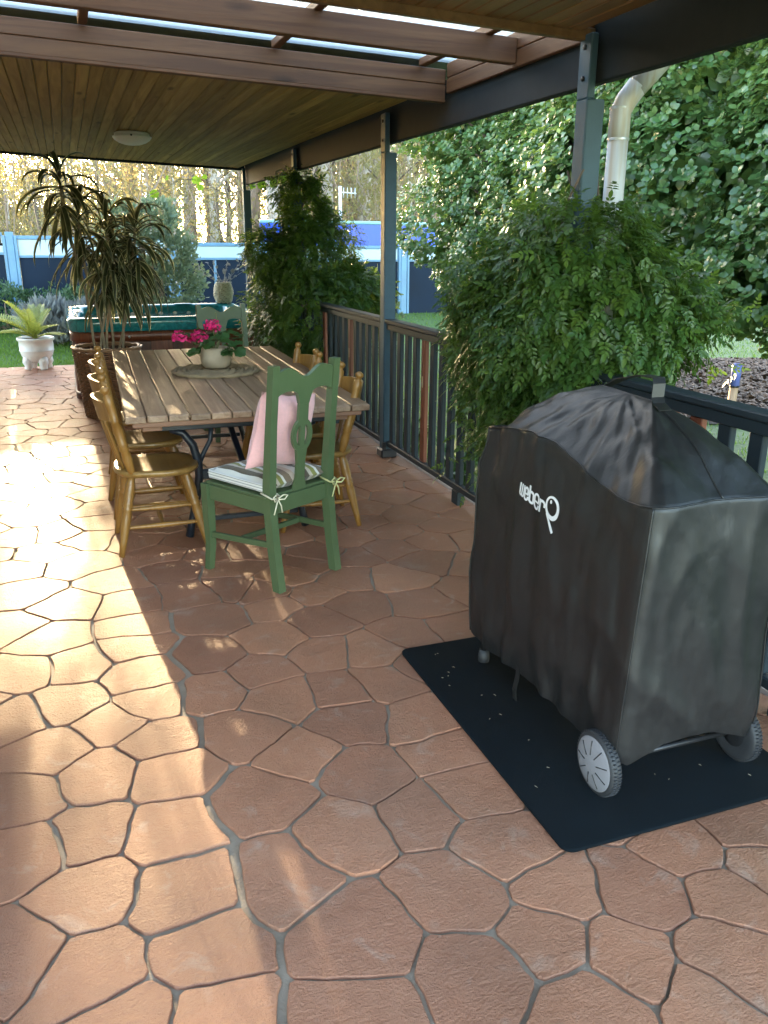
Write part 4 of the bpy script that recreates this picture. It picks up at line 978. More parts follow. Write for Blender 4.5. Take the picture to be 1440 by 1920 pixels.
# ================================================================== wicker basket with dracaena
BK = (.285, 8.23)
bk = thing('wicker_basket', 'tall brown wicker planter basket beside the hot tub', 'basket', (*BK, 0))
def bk_r(z): return .235+.065*(z/.64)
b = MB(); b.lathe([(.0, .01), (bk_r(0)-.012, .01), (bk_r(.62)-.012, .62)], 30, cap=False); b.build('liner', 'wicker_dark', bk)
NS = 40
for i in range(NS):
    a = 2*PI*i/NS; b = MB(); b.tube([((bk_r(z)-.001)*math.cos(a), (bk_r(z)-.001)*math.sin(a), z) for z in (0, .31, .63)], .0065, 5); b.build('stake', 'wicker', bk)
for k in range(33):
    z = .012+k*.0186; n = 2*NS; b = MB(); b.tube([((bk_r(z)+(.0085 if (i+ (k % 2)*2) % 4 < 2 else -.006))*math.cos(2*PI*i/n), (bk_r(z)+(.0085 if (i+(k % 2)*2) % 4 < 2 else -.006))*math.sin(2*PI*i/n), z+random.uniform(-.001, .001)) for i in range(n+1)], .0088, 5, False); b.build('weave', 'wicker', bk)
for k, (dr, dz) in enumerate(((0, 0), (.012, .010), (-.010, .012))):
    n = 48; b = MB(); b.tube([((bk_r(.63)+dr+.004*math.sin(i*2.1+k))*math.cos(2*PI*i/n), (bk_r(.63)+dr)*math.sin(2*PI*i/n), .632+dz+.004*math.sin(i*1.7+k*2)) for i in range(n+1)], .011, 6, False); b.build('rim', 'wicker_pale', bk)
b = MB(); b.lathe([(.0, .57), (.15, .575), (.27, .565)], 24, cap=False); b.build('soil', 'soil', bk)
dr = thing('dracaena_plant', 'tall drooping striped dracaena growing from the wicker basket', 'plant', (*BK, .57))
def strap_leaf(L, w, el, droop, twist=0, n=9, fold=.25, tipw=.0):
    """arching strap leaf in the local y-z plane; tint carries the edge stripe"""
    p = Vector((0, 0, 0)); ang = el; step = L/n; vs = []; tint = []
    for i in range(n+1):
        t_ = i/n; ww = w*(.55+1.8*t_ if t_ < .25 else 1.0)*(1-max(0, (t_-.55)/.45)**1.8)+.0008
        d = Vector((0, math.cos(ang), math.sin(ang))); nn = Vector((0, -math.sin(ang), math.cos(ang))); sx = Vector((1, 0, 0))
        tw_ = twist*t_; sx = Matrix.Rotation(tw_, 3, d) @ sx; nn = Matrix.Rotation(tw_, 3, d) @ nn
        for u, tt in ((-1, 1), (-.5, .3), (0, 0), (.5, .3), (1, 1)): vs.append(p+sx*ww*u/2+nn*abs(u)*ww*fold); tint.append(tt)
        p = p+d*step; ang -= droop/n*(.4+1.4*t_)
    fs = [(i*5+j, i*5+j+1, i*5+5+j+1, i*5+5+j) for i in range(n) for j in range(4)]
    bb = MB(); bb.add(vs, fs, True); me = bb.mesh('leaf'); a = me.attributes.new('tint', 'FLOAT', 'POINT'); a.data.foreach_set('value', tint); return me
dl = {k: [strap_leaf(random.uniform(.42, .58), random.uniform(.042, .056), el, dp, random.uniform(-.8, .8)) for _ in range(4)] for k, el, dp in (('up', 1.2, 2.5), ('mid', .65, 2.5), ('low', .0, 1.8), ('hang', -.65, 1.0))}
for ms in dl.values():
    for me in ms: me.materials.append(MAT['dracaena_leaf'])
heads = [((-.26, -.02, 1.50), 34, .95, .35), ((-.14, .02, 1.22), 44, .9, .45), ((.10, -.06, 1.14), 46, .9, .50), ((.34, -.02, 1.14), 58, .92, .55), ((.14, .05, .94), 42, .88, .45), ((.04, -.10, .84), 34, .85, .4), ((.28, .06, .88), 38, .88, .4)]
canes = [((-.10, .02), 0), ((-.02, -.05), 1), ((.05, .02), 2), ((.13, -.03), 3), ((.0, .08), 4), ((-.06, -.06), 5), ((.10, .07), 6)]
for (cx_, cy_), hi in canes:
    (hx_, hy_, hz_), nl, sc_, spread = heads[hi]
    pts = [Vector((cx_, cy_, -.02)).lerp(Vector((hx_, hy_, hz_)), t_)+Vector((.03*math.sin(t_*5+hi), .02*math.cos(t_*4+hi), 0))*math.sin(PI*t_) for t_ in np.linspace(0, 1, 9)]
    b = MB(); b.tube(pts, [.0115*(1+.15*math.sin(i*2.9)) for i in range(9)], 8); b.build('cane', 'cane', dr)
    for i in range(nl):
        k = 'up' if i < nl*.10 else ('mid' if i < nl*.28 else ('low' if i < nl*.6 else 'hang'))
        o = link('leaf', random.choice(dl[k]), None, dr); t_ = i/nl; o.location = (hx_+random.uniform(-.01, .01), hy_+random.uniform(-.01, .01), hz_+.05-spread*t_*.9)
        o.rotation_euler = (random.uniform(-.12, .12), random.uniform(-.12, .12), i*2.399+random.uniform(-.3, .3)); s_ = sc_*random.uniform(.8, 1.1); o.scale = (s_, s_, s_)

# ================================================================== white footed pot with cycad
wp = thing('white_pot', 'white glazed footed pot at the edge of the lawn', 'pot', (-.455, 11.60, .0))
b = MB(); b.lathe([(.0, .085), (.09, .085), (.14, .11), (.185, .17), (.205, .23), (.205, .235), (.210, .238), (.210, .246), (.205, .25), (.208, .31), (.205, .355), (.222, .366), (.228, .385), (.222, .402), (.205, .400), (.190, .375)], 40, cap=False); b.build('bowl', 'white_glazed', wp)
b = MB(); b.lathe([(.0, .385), (.1, .388), (.195, .378)], 24, cap=False); b.build('soil', 'soil', wp)
for k in range(4):
    a = k*PI/2+.5-PI/2; b = MB(); b.tube([(.13*math.cos(a), .13*math.sin(a), .17), (.142*math.cos(a), .142*math.sin(a), .09), (.130*math.cos(a), .130*math.sin(a), .05), (.140*math.cos(a), .140*math.sin(a), .018), (.146*math.cos(a), .146*math.sin(a), .0)], [.055, .060, .047, .046, .040], 12); b.build('foot', 'white_glazed', wp)
cy = thing('cycad_plant', 'yellow green cycad fronds spreading from the white pot', 'plant', (-.455, 11.60, .385))
def frond(L, el, droop, n=22):
    p = Vector((0, 0, 0)); ang = el; vs = []; fs = []; tint = []; spine = []
    for i in range(n+1):
        spine.append((p.copy(), ang)); p = p+Vector((0, math.cos(ang), math.sin(ang)))*L/n; ang -= droop/n
    for i in range(3, n):
        q, an = spine[i]; t_ = i/n; l = L*.17*math.sin(PI*(.12+.83*t_))**.6; d = Vector((0, math.cos(an), math.sin(an))); up = Vector((0, -math.sin(an), math.cos(an))); tt = random.random()
        for s_ in (-1, 1):
            e = (Vector((s_*.85, 0, 0))+d*.55+up*.35).normalized()*l; k = len(vs); w_ = d*.0085
            vs += [q-w_, q+w_, q+e*.6+w_, q+e*.6-w_, q+e]; fs += [(k, k+1, k+2, k+3), (k+3, k+2, k+4)]; tint += [tt]*5
    bb = MB(); bb.add(vs, fs, True); k = len(bb.v); bb.tube([s_[0] for s_ in spine[::3]], [.006*(1-.8*i/len(spine[::3])) for i in range(len(spine[::3]))], 5); tint += [.9]*(len(bb.v)-k)
    me = bb.mesh('frond'); a = me.attributes.new('tint', 'FLOAT', 'POINT'); a.data.foreach_set('value', tint); me.materials.append(MAT['cycad_leaf']); return me
fr = [frond(random.uniform(.50, .62), e, .7) for e in (.45, .75, 1.1, 1.3)]
for i in range(19):
    o = link('frond', fr[0 if i % 4 == 0 else i % 4], None, cy); a = i*2.399+.9; o.location = (.02*math.cos(a), .02*math.sin(a), 0); o.rotation_euler = (0, 0, a)
    if math.cos(a+PI/2) > .3: o.scale = (.75, .75, .75)
for a in (1.3, 1.65, 1.0, 1.9): o = link('frond', fr[1], None, cy); o.rotation_euler = (0, 0, a); o.scale = (1.15, 1.15, 1.15); o.location = (-.01, 0, .01)

# ================================================================== climbers (pinnate jasmine)
def pinnate(nl=7, tpl=(LEAF_V, LEAF_F), wide=1.0):
    V_, F_ = [], []; tv, tf = tpl
    def put(base, ang, L):
        k = len(V_); c, s_ = math.cos(ang), math.sin(ang)
        for (x, y, z) in tv: V_.append((base[0]+L*(x*wide*c+y*s_), base[1]+L*(-x*wide*s_+y*c), base[2]+L*z-.10*L*y))
        for f in tf: F_.append(tuple(i+k for i in f))
    for i in range((nl-1)//2):
        t_ = .22+.62*i/max(1, (nl-1)//2-1 or 1)*1.0
        for s_ in (-1, 1): put((0, t_*.75, .05*t_), s_*.95, .36-.05*i)
    put((0, .70, .03), 0, .46); return np.array(V_), F_
PIN = pinnate(7, (LEAF_V, LEAF_F), .9)
def sample_blobs(blobs, n, lo=.62, hi=1.04, avoid=.80):
    vol = np.array([b_[3]*b_[4]+b_[4]*b_[5]+b_[3]*b_[5] for b_ in blobs]); vol = vol/vol.sum(); P, D = [], []
    for b_, f in zip(blobs, vol):
        m_ = int(n*f*1.3); d = rand_unit(m_); r = RNG.uniform(lo, hi, (m_, 1))**.8; c = np.array(b_[:3]); s_ = np.array(b_[3:6])
        p = c+d*r*s_; nn = norm(d/s_); keep = np.ones(m_, bool)
        for o_ in blobs:
            if o_ is b_: continue
            q = (p-np.array(o_[:3]))/np.array(o_[3:6]); keep &= np.sum(q*q, 1) > avoid**2
        P.append(p[keep]); D.append(nn[keep])
    return np.concatenate(P), np.concatenate(D)
def lump(P, amp, sc, seed): return np.array([noise.noise((p[0]*sc+seed, p[1]*sc, p[2]*sc)) for p in P])*amp
def climber(name, label, root, blobs, n, size, stems, sprigs=0):
    c = thing(name, label, 'climber', root)
    P, D = sample_blobs(blobs, n, .50, 1.06, .62)
    P = P + D*lump(P, .14, 3.2, 2)[:, None]
    keep = (P[:, 2] > .08) & (lump(P, 1, 5.0, 9) > -.36); P, D = P[keep], D[keep]; n = len(P)
    A = D*RNG.uniform(.2, .9, (n, 1)) + np.array([0, 0, -1.0])*RNG.uniform(.2, 1.0, (n, 1)) + rand_unit(n)*.55
    N_ = D + np.array([0, 0, .7]) + rand_unit(n)*.45
    tint = np.clip(RNG.beta(1.6, 2.6, n), 0, 1)
    if sprigs:
        for (p0, p1, k) in sprigs:
            pp = np.array([np.array(p0)+(np.array(p1)-np.array(p0))*t_ + rand_unit(1)[0]*.02 for t_ in np.linspace(0, 1, k)]); P = np.concatenate([P, pp]); A = np.concatenate([A, rand_unit(k)+np.array([0, 0, -.5])]); N_ = np.concatenate([N_, rand_unit(k)+np.array([0, 0, 1])]); tint = np.concatenate([tint, RNG.uniform(.7, 1, k)])
    me = scatter('foliage', PIN[0], PIN[1], P-np.array(root), A, N_, RNG.uniform(.8, 1.25, len(P))*size, tint)
    stuff(link('foliage', me, 'jasmine_leaf', c))
    for st in stems:
        b = MB(); b.tube([tuple(np.array(p)-np.array(root)) for p in st], [.012*(1-.6*i/len(st)) for i in range(len(st))], 6); b.build('stem', 'bark_dark', c)
    for i in range(26):
        p0 = P[RNG.integers(len(P))]-np.array(root); L = random.uniform(.15, .4); b = MB(); b.tube([tuple(p0), tuple(p0+np.array([random.uniform(-.1, .1), random.uniform(-.1, .1), -L*.4])), tuple(p0+np.array([random.uniform(-.15, .15), random.uniform(-.15, .15), -L]))], .0022, 4); b.build('tendril', 'stem_green', c)
    return c
def spiral(cx, cy, z0, z1, r, turns, ph, n=20): return [(cx+r*math.cos(ph+turns*6.28*t_), cy+r*math.sin(ph+turns*6.28*t_), z0+(z1-z0)*t_) for t_ in np.linspace(0, 1, n)]
climber('jasmine_climber', 'dense near jasmine climber swallowing the railing behind the covered barbecue', (2.2, 3.42, 0),
        [(2.18, 3.72, 1.28, .36, .62, .44), (2.32, 3.36, 1.27, .40, .40, .40), (2.24, 3.45, 1.53, .34, .36, .20), (2.17, 4.05, .92, .20, .52, .42), (2.24, 3.46, .90, .30, .45, .38), (2.50, 3.22, 1.22, .26, .26, .26), (2.2, 4.12, 1.25, .22, .30, .25), (2.12, 3.3, .6, .22, .5, .35)], 13000, .088,
        [spiral(2.2, 3.42, 0, 1.9, .075, 2, k*2.1) for k in range(3)], [((2.75, 3.0, 1.35), (3.0, 2.95, 1.28), 10), ((2.1, 3.6, 1.7), (2.05, 3.9, 1.86), 8), ((2.6, 3.2, 1.1), (2.95, 3.1, 1.0), 9), ((2.1, 4.3, .6), (2.08, 4.55, .25), 8), ((2.1, 4.0, .5), (2.06, 4.2, .2), 8)])
climber('jasmine_climber', 'tall dark conical jasmine climber on the third post by the hot tub', (2.2, 8.40, 0),
        [(2.25, 8.35, 1.85, .30, .28, .42), (2.30, 8.25, 1.40, .42, .40, .50), (2.28, 8.10, .90, .55, .55, .55), (2.02, 8.30, .75, .36, .42, .62), (2.62, 8.05, 1.05, .40, .40, .36), (1.90, 8.45, 1.45, .20, .22, .30), (2.05, 8.1, .35, .35, .45, .4)], 12000, .098,
        [spiral(2.2, 8.42, 0, 2.2, .075, 2.5, k*2.1) for k in range(3)], [((2.0, 8.4, 1.75), (1.72, 8.35, 1.55), 10), ((1.95, 8.4, 1.5), (1.68, 8.3, 1.25), 10), ((2.8, 8.0, 1.2), (3.0, 7.9, 1.35), 8)])
# ================================================================== camellia hedge-tree at the right
hd = thing('camellia_tree', 'huge glossy leafed camellia hedge filling the right side behind the railing', 'tree', (5.3, 6.5, GZ-.02))
root = np.array([5.3, 6.5, GZ-.02]); blobs = []
for i in range(70):
    y = RNG.uniform(1.2, 11.2); z = RNG.uniform(1.25, 5.0); x = 5.0 + .35*math.sin(y*1.3+z) + (.3 if z > 3.8 else 0); blobs.append((x, y, z, RNG.uniform(.6, .95), RNG.uniform(.6, .95), RNG.uniform(.5, .8)))
for y in np.arange(1.5, 11.2, .9): blobs.append((5.3, y, 2.0, .9, .8, 1.2)); blobs.append((5.4, y, 3.9, .9, .8, 1.1))
P, D = sample_blobs(blobs, 330000, .76, 1.06, .80)
keep = (P[:, 0] < 5.6) & (lump(P, 1, 3.3, 4) > -.50); P, D = P[keep], D[keep]; n = len(P); P = P+D*lump(P, .12, 4, 3)[:, None]
m5 = n//5; P, D = P[:m5*5:5], D[:m5*5:5]; U = norm(D*.7+np.array([-.15, 0, .8])+rand_unit(m5)*.35); T1 = norm(np.cross(U, rand_unit(m5))); T2 = np.cross(U, T1); PP, AA, NN = [], [], []
for q in range(5):
    an = q*2*PI/5+RNG.uniform(-.35, .35, m5); rd = T1*np.cos(an)[:, None]+T2*np.sin(an)[:, None]; tl = RNG.uniform(.1, .75, (m5, 1)); PP.append(P+U*RNG.uniform(-.03, .01, (m5, 1))+rd*.006); AA.append(rd+U*tl); NN.append(U-rd*tl+rand_unit(m5)*.25)
P, A, N_ = np.concatenate(PP), np.concatenate(AA), np.concatenate(NN); n = len(P)
stuff(link('crown', scatter('crown', ROUND_V, ROUND_F, P-root, A, N_, RNG.uniform(.042, .074, n), RNG.beta(1.5, 2.0, n)), 'camellia_leaf', hd))
n = 60000; P = np.stack([RNG.uniform(5.0, 6.2, n), RNG.uniform(.6, 11.6, n), RNG.uniform(1.0, 5.4, n)], 1)
stuff(link('inner_leaves', scatter('inner_leaves', ROUND_V, ROUND_F, P-root, rand_unit(n), rand_unit(n)+np.array([-.8, 0, .3]), RNG.uniform(.12, .18, n), RNG.beta(1.5, 2.2, n)), 'camellia_leaf', hd))
for y in (-4.3, -3.0, 1.8, 3.2, 4.6):
    k = 0; b = MB(); b.tube([(.1, y, 0), (.05, y+.1, .8), (.1, y+.2, 1.8), (0, y+.3, 3.4)], [.09, .075, .06, .03], 9); b.build('trunk', 'bark_dark', hd)
    for j in range(5):
        a = random.uniform(0, 6.28); z = random.uniform(.8, 2.8); b = MB(); b.tube([(.08, y+.1, z), (.08+.4*math.cos(a), y+.1+.4*math.sin(a), z+.35), (.08+.75*math.cos(a), y+.1+.8*math.sin(a), z+.6)], [.03, .02, .008], 6); b.build('branch', 'bark_dark', hd)
# agapanthus clumps outside the railing
ag = [strap_leaf(random.uniform(.40, .62), random.uniform(.028, .04), e, d_, random.uniform(-.4, .4), fold=.12) for e, d_ in ((1.35, 1.2), (1.1, 1.6), (.85, 1.5), (1.25, 2.2))]
for me in ag: me.materials.append(MAT['agapanthus_leaf'])
for i, (x, y, nl, lab) in enumerate(((2.62, 6.45, 30, 'strap leafed green clump behind the railing beyond the middle post'), (2.62, 5.45, 34, 'strap leafed green clump behind the railing just before the middle post'), (2.64, 4.75, 30, 'strap leafed green clump low behind the red baluster'), (2.66, 2.45, 34, 'strap leafed green clump right of the covered barbecue'), (2.68, 1.95, 30, 'strap leafed green clump at the right picture edge'), (2.66, 7.2, 24, 'strap leafed green clump behind the far railing end'))):
    c = thing('agapanthus_clump', lab, 'plant', (x, y, GZ), 0, 'strap leafed clumps outside the railing')
    for k in range(nl):
        o = link('leaf', ag[k % 4], None, c); a = k*2.399; o.location = (.06*math.cos(a*1.7), .08*math.sin(a*1.7), 0); o.rotation_euler = (0, random.uniform(-.1, .1), a); s_ = random.uniform(.8, 1.25); o.scale = (s_, s_, s_)
# mulch bed, stakes
MX, MY, MRX, MRY = 8.3, 8.2, 3.0, 2.3
def mulch_h(x, y):
    q = ((x-MX)/MRX)**2+((y-MY)/MRY)**2; return ground_z(x, y)+.012+.16*max(0, 1-q)**.6
rg = []
for k in range(9):
    f_ = 1-k/8.2; rg.append([(MX+MRX*f_*math.cos(2*PI*i/48)*(1+.06*math.sin(i*.9)), MY+MRY*f_*math.sin(2*PI*i/48)*(1+.06*math.cos(i*1.1)), 0) for i in range(48)])
rg = [[(x, y, mulch_h(x, y)) for x, y, z in r_] for r_ in rg]
b = MB(); b.rings(rg, True, False, True); mb_ = struct(b.build('mulch_bed', 'mulch_base'))
n = 14000; u = RNG.uniform(0, 2*PI, n); r = np.sqrt(RNG.random(n)); X_, Y_ = MX+MRX*r*np.cos(u), MY+MRY*r*np.sin(u); P = np.stack([X_, Y_, np.array([mulch_h(x, y) for x, y in zip(X_, Y_)])+RNG.uniform(-.005, .025, n)], 1)
chip_v = np.array([(-.5,-.5,0), (.5,-.4,0), (.45,.5,.1), (-.4,.45,.12), (0,0,.28)]); chip_f = [(0,1,4), (1,2,4), (2,3,4), (3,0,4)]
stuff(tag(link('mulch_chips', scatter('mulch_chips', chip_v, chip_f, P, rand_unit(n)*np.array([1, 1, .4]), np.array([0, 0, 1])+rand_unit(n)*.6, RNG.uniform(.03, .075, n), None, False), 'mulch'), 'brown bark chips covering the garden bed', 'mulch'))
sk = thing('garden_stake', 'tall timber stake with blue taped top in the bark bed', 'stake', (3.47, 3.70, GZ))
b = MB(); b.tube([(.0, .0, 0), (-.005, -.0, .55), (.0, -.012, 1.0)], .024, 10); b.build('pole', 'stake_wood', sk)
b = MB(); b.tube([(0, -.0125, .99), (0, -.013, 1.11), (0, -.013, 1.118)], [.027, .027, .018], 12); b.build('tape_wrap', 'blue_tape', sk)
b = MB(); b.tube([(0, -.012, .985), (0, -.0122, .995)], .0275, 12); b.build('tape_band', 'black_plastic', sk)
fk = thing('timber_trestle', 'low pale timber frame standing on the lawn behind the railing', 'timber frame', (4.0, 3.95, GZ))
b = MB(); b.box((0, 0, .29), (.045, .045, .58), .004); b.build('upright', 'stake_wood', fk)
b = MB(); b.box((0, -.62, .29), (.045, .045, .58), .004); b.build('upright', 'stake_wood', fk)
b = MB(); b.box((0, -.31, .60), (.05, .80, .035), .004); b.build('top_bar', 'stake_wood', fk)

# ================================================================== fence, blue panel, antenna
FY_ = 16.0
bays = [(-6.3, -3.57, 1.72), (-3.57, -.84, 1.69), (-.84, 1.83, 1.64), (1.83, 3.50, 1.54), (3.50, 6.3, 1.50), (6.3, 9.1, 1.50), (9.1, 11.9, 1.5)]
labs = ['off to the left of the cycad', 'at the left picture edge', 'behind the dracaena', 'behind the hot tub', 'below the bright blue panel', 'right of the blue panel', 'at the far right end']
for i, (x0, x1, zt) in enumerate(bays):
    f = thing('garden_fence', 'navy fence panel with pale top band '+labs[i], 'fence', ((x0+x1)/2, FY_, GZ), 0, 'fence panels across the garden'); w = x1-x0-.24
    h = zt-GZ; bl_ = h-.36 if i < 3 else h-.30
    b = MB(); b.box((0, .0, .15+(bl_-.15)/2), (w, .03, bl_-.15), .003); b.build('lower_sheet', 'navy_panel', f)
    b = MB(); b.box((0, -.005, (bl_+.04+h-.06)/2), (w, .03, h-.06-bl_-.04), .003); b.build('pale_sheet', 'pale_band', f)
    b = MB(); b.box((0, -.01, bl_+.02), (w+.02, .05, .04), .004); b.build('mid_rail', 'fence_paint', f)
    b = MB(); b.box((0, -.01, h-.03), (w+.02, .06, .06), .006); b.build('cap_rail', 'fence_paint', f)
    if i in (3, 4, 5):
        b = MB(); b.box((-w*.06, -.02, .15+(bl_-.15)/2), (.05, .03, bl_-.16), .003); b.build('mullion', 'fence_paint', f)
    p = thing('fence_post', 'pale blue fence post '+['far left out of view', 'left of the left panel', 'left of the dracaena', 'behind the round grey green shrub', 'behind the tall climber', 'behind the middle post', 'at the right end'][i], 'fence post', (x0, FY_, GZ), 0, 'pale blue fence posts')
    b = MB(); b.box((0, 0, (h+.06)/2), (.13, .14, h+.06), .01); b.build('post', 'fence_paint', p)
    for s_ in (-1, 1): b = MB(); b.box((s_*.09, -.03, h/2), (.045, .10, h), .006); b.build('side_batten', 'fence_paint', p)
bp = thing('blue_awning', 'bright blue vinyl panel with teal cap above the fence', 'panel', (5.6, FY_+.25, GZ))
b = MB(); b.box((0, 0, 1.50-GZ+.19), (4.2, .03, .44), .004); b.build('blue_sheet', 'blue_vinyl', bp)
b = MB(); b.tube([(-2.1, 0, 1.93-GZ), (2.1, 0, 1.91-GZ)], .035, 12); b.build('cap_roll', 'teal_cap', bp)
for x in (-2.0, 0, 2.0): b = MB(); b.box((x, .04, (1.9-GZ)/2), (.06, .05, 1.9-GZ), .004); b.build('support', 'galvanised', bp)
an = thing('aerial_mast', 'thin pale aerial mast with short prongs beyond the fence', 'aerial', (5.95, 19.0, GZ))
b = MB(); b.tube([(0, 0, 0), (0, 0, 2.75-GZ)], .035, 10); b.build('mast', 'galvanised', an)
b = MB(); b.tube([(-.02, 0, 2.62-GZ), (.38, 0, 2.60-GZ)], .014, 8); b.build('boom', 'galvanised', an)
for k in range(4): b = MB(); b.tube([(.08+.09*k, 0, 2.50-GZ), (.08+.09*k, 0, 2.72-GZ)], .009, 6); b.build('prong', 'galvanised', an)

# ================================================================== shrubs, lawn
def shrub(name, label, root, blobs, n, size, mat, tpl=(LEAF_V, LEAF_F), up=.4, group=None, stems=5, thr=-.3):
    root = (root[0], root[1], ground_z(root[0], root[1])); c = thing(name, label, 'shrub', root, 0, group); r0 = np.array(root); blobs = [tuple(np.array(b_[:3])+r0)+tuple(b_[3:]) for b_ in blobs]
    P, D = sample_blobs(blobs, n, .55, 1.05, .7); P = P+D*lump(P, .15, 3, 1)[:, None]; k = (lump(P, 1, 4, 6) > thr) & (P[:, 2] > root[2]+.02); P, D = P[k], D[k]; m_ = len(P)
    me = scatter('foliage', tpl[0], tpl[1], P-r0, D*.7+rand_unit(m_)*.6+np.array([0, 0, up]), D+rand_unit(m_)*.5+np.array([0, 0, .5]), RNG.uniform(.7, 1.3, m_)*size, RNG.beta(1.6, 2, m_)); stuff(link('foliage', me, mat, c))
    for i in range(stems):
        b_ = blobs[i % len(blobs)]; q = np.array(b_[:3])-r0; b = MB(); b.tube([(random.uniform(-.08, .08), random.uniform(-.08, .08), 0), tuple(q*.5+np.array([0, 0, .05])), tuple(q+np.array([random.uniform(-.2, .2), 0, .1]))], [.03, .02, .008], 6); b.build('stem', 'bark_brown', c)
    return c
shrub('pittosporum_shrub', 'rounded grey green shrub behind the hot tub', (1.15, 13.5, GZ), [(0, 0, 1.3, .62, .5, .7), (.3, -.1, 1.0, .55, .5, .5), (-.25, 0, 1.75, .40, .4, .45), (.15, 0, 1.9, .4, .4, .38), (.38, -.1, 1.35, .4, .4, .4)], 9000, .075, 'pittosporum_leaf')
shrub('low_shrub', 'low dark green bush at the foot of the left fence post', (-1.0, 15.2, GZ), [(0, 0, .35, .5, .4, .42), (-.6, 0, .4, .5, .4, .45), (.35, .1, .35, .35, .35, .38)], 4500, .06, 'shrub_leaf')
shrub('low_shrub', 'small green bush between the fence and the dracaena', (.05, 15.2, GZ), [(0, 0, .35, .4, .4, .4)], 1800, .06, 'shrub_leaf')
shrub('lavender_bush', 'spiky grey lavender bush beside the hot tub corner', (-.25, 14.2, GZ), [(0, 0, .25, .45, .35, .35), (.4, 0, .25, .4, .35, .32)], 3800, .17, 'grey_leaf', (SLIM_V, SLIM_F), 1.0)
shrub('garden_shrub', 'sunlit yellow green shrub behind the middle post', (3.9, 12.5, GZ), [(0, 0, .5, .6, .6, .6), (.5, .2, .5, .5, .5, .5)], 5000, .08, 'pittosporum_leaf')
n = 90000; X_ = np.concatenate([RNG.uniform(-3.5, 1.0, n//2), RNG.uniform(2.5, 13.5, n//2)]); Y_ = np.concatenate([RNG.uniform(11.9, 16.2, n//2), RNG.uniform(1.0, 15.8, n//2)])
k = ~(((X_-MX)/MRX)**2+((Y_-MY)/MRY)**2 < .97); X_, Y_ = X_[k], Y_[k]; n = len(X_)
Z_ = np.array([ground_z(x, y) for x, y in zip(X_, Y_)])-.01; P = np.stack([X_, Y_, Z_], 1); A = rand_unit(n)*.55+np.array([0, 0, 1.0])
bl_v = np.array([(-.12, 0, 0), (.12, 0, 0), (0, 1, .1)]); stuff(tag(link('grass', scatter('grass', bl_v, [(0, 1, 2)], P, A, rand_unit(n), RNG.uniform(.035, .075, n), RNG.random(n)), 'grass_blade'), 'short green lawn grass around the patio', 'grass'))
# thin grape vine strung under the far roof edge
gv = thing('grape_vine', 'thin leafy vine tendril strung along the far roof edge', 'vine', (1.6, 11.0, 2.2))
path = [(-.55, 0, -.10), (-.2, 0, .08), (.05, 0, .10), (.25, 0, -.02), (.42, 0, -.08), (.56, -.02, .0), (.62, -.06, .03), (.72, -.5, .02), (.72, -1.2, -.01), (.75, -1.9, .0)]
b = MB(); b.tube(path, .005, 6); b.build('stem', 'bark_pale', gv)
for (x, y, z, s_) in ((-.50, 0, -.12, .11), (-.35, 0, .08, .07), (.0, 0, .05, .12), (.05, 0, -.03, .09), (.1, 0, .10, .07), (.38, 0, -.16, .05), (.66, -.2, .0, .10), (.70, -.45, .05, .11), (.70, -.6, -.02, .12), (.73, -.9, .05, .12), (.72, -1.1, -.03, .11), (.74, -1.3, .03, .12), (.72, -1.5, -.02, .12), (.75, -1.7, .05, .1)):
    o = link('leaf', gl[0], None, gv) if False else link('leaf', gl[1].copy(), None, gv); o.data.materials.clear(); o.data.materials.append(MAT['vine_leaf']); o.location = (x, y, z); o.scale = (s_, s_, s_); o.rotation_euler = (random.uniform(.9, 2.2), random.uniform(-.4, .4), random.uniform(-.8, .8))

# ================================================================== forest beyond the fence
def sun_cap(y): return max(3.2, (y-6.5)*math.tan(rad(SUN_EL)))
def in_corridor(x, y):
    u = x+.0455*(y-5)
    return -3.0 < u < 5.2
def make_trunk(h, r, lean, nb):
    b = MB(); n = 9; pts = [(lean*h*t_+.12*math.sin(t_*4+lean*30), .1*math.sin(t_*3+h), h*t_) for t_ in np.linspace(0, 1, n)]
    b.tube(pts, [r*(1.25 if i == 0 else 1-.55*i/n) for i in range(n)], 9)
    for k in range(nb):
        t_ = random.uniform(.25, .95); i = int(t_*(n-1)); p = Vector(pts[i]); a = random.uniform(0, 6.28); L = h*random.uniform(.08, .2)
        b.tube([p, p+Vector((math.cos(a)*L*.5, math.sin(a)*L*.5, L*.45)), p+Vector((math.cos(a)*L, math.sin(a)*L, L*1.1))], [r*.32, r*.2, r*.06], 6)
    return b.mesh('trunk')
def make_crown(h, n, rad_, z0):
    cl = [(RNG.normal()*rad_*.5, RNG.normal()*rad_*.5, RNG.uniform(z0, h*1.02)) for _ in range(14)]
    C_ = np.array([cl[i % 14] for i in range(n)]); P = C_+RNG.normal(size=(n, 3))*np.array([.5, .5, .4])*rad_*.5
    return scatter('crown', LEAF_V[[0, 1, 3, 6]]*np.array([1.1, 1, 1]), [(0, 2, 1), (1, 2, 3)], P, rand_unit(n)+np.array([0, 0, -.9]), rand_unit(n), RNG.uniform(.09, .19, n), RNG.random(n))
tall = [(make_trunk(14, .20, .02, 10), make_crown(14, 1500, 2.0, 4.5)), (make_trunk(12, .14, -.03, 10), make_crown(12, 1400, 1.7, 3.0)), (make_trunk(15, .26, .01, 9), make_crown(15, 1600, 2.2, 5.0)), (make_trunk(11, .09, .05, 8), make_crown(11, 1200, 1.5, 2.5))]
short = [(make_trunk(5.0, .10, .03, 8), make_crown(5.0, 1100, 1.2, 1.6)), (make_trunk(4.6, .08, -.04, 8), make_crown(4.6, 1000, 1.1, 1.2))]
for k, (t_, c_) in enumerate(tall+short): c_.materials.append(MAT['gum_leaf'])
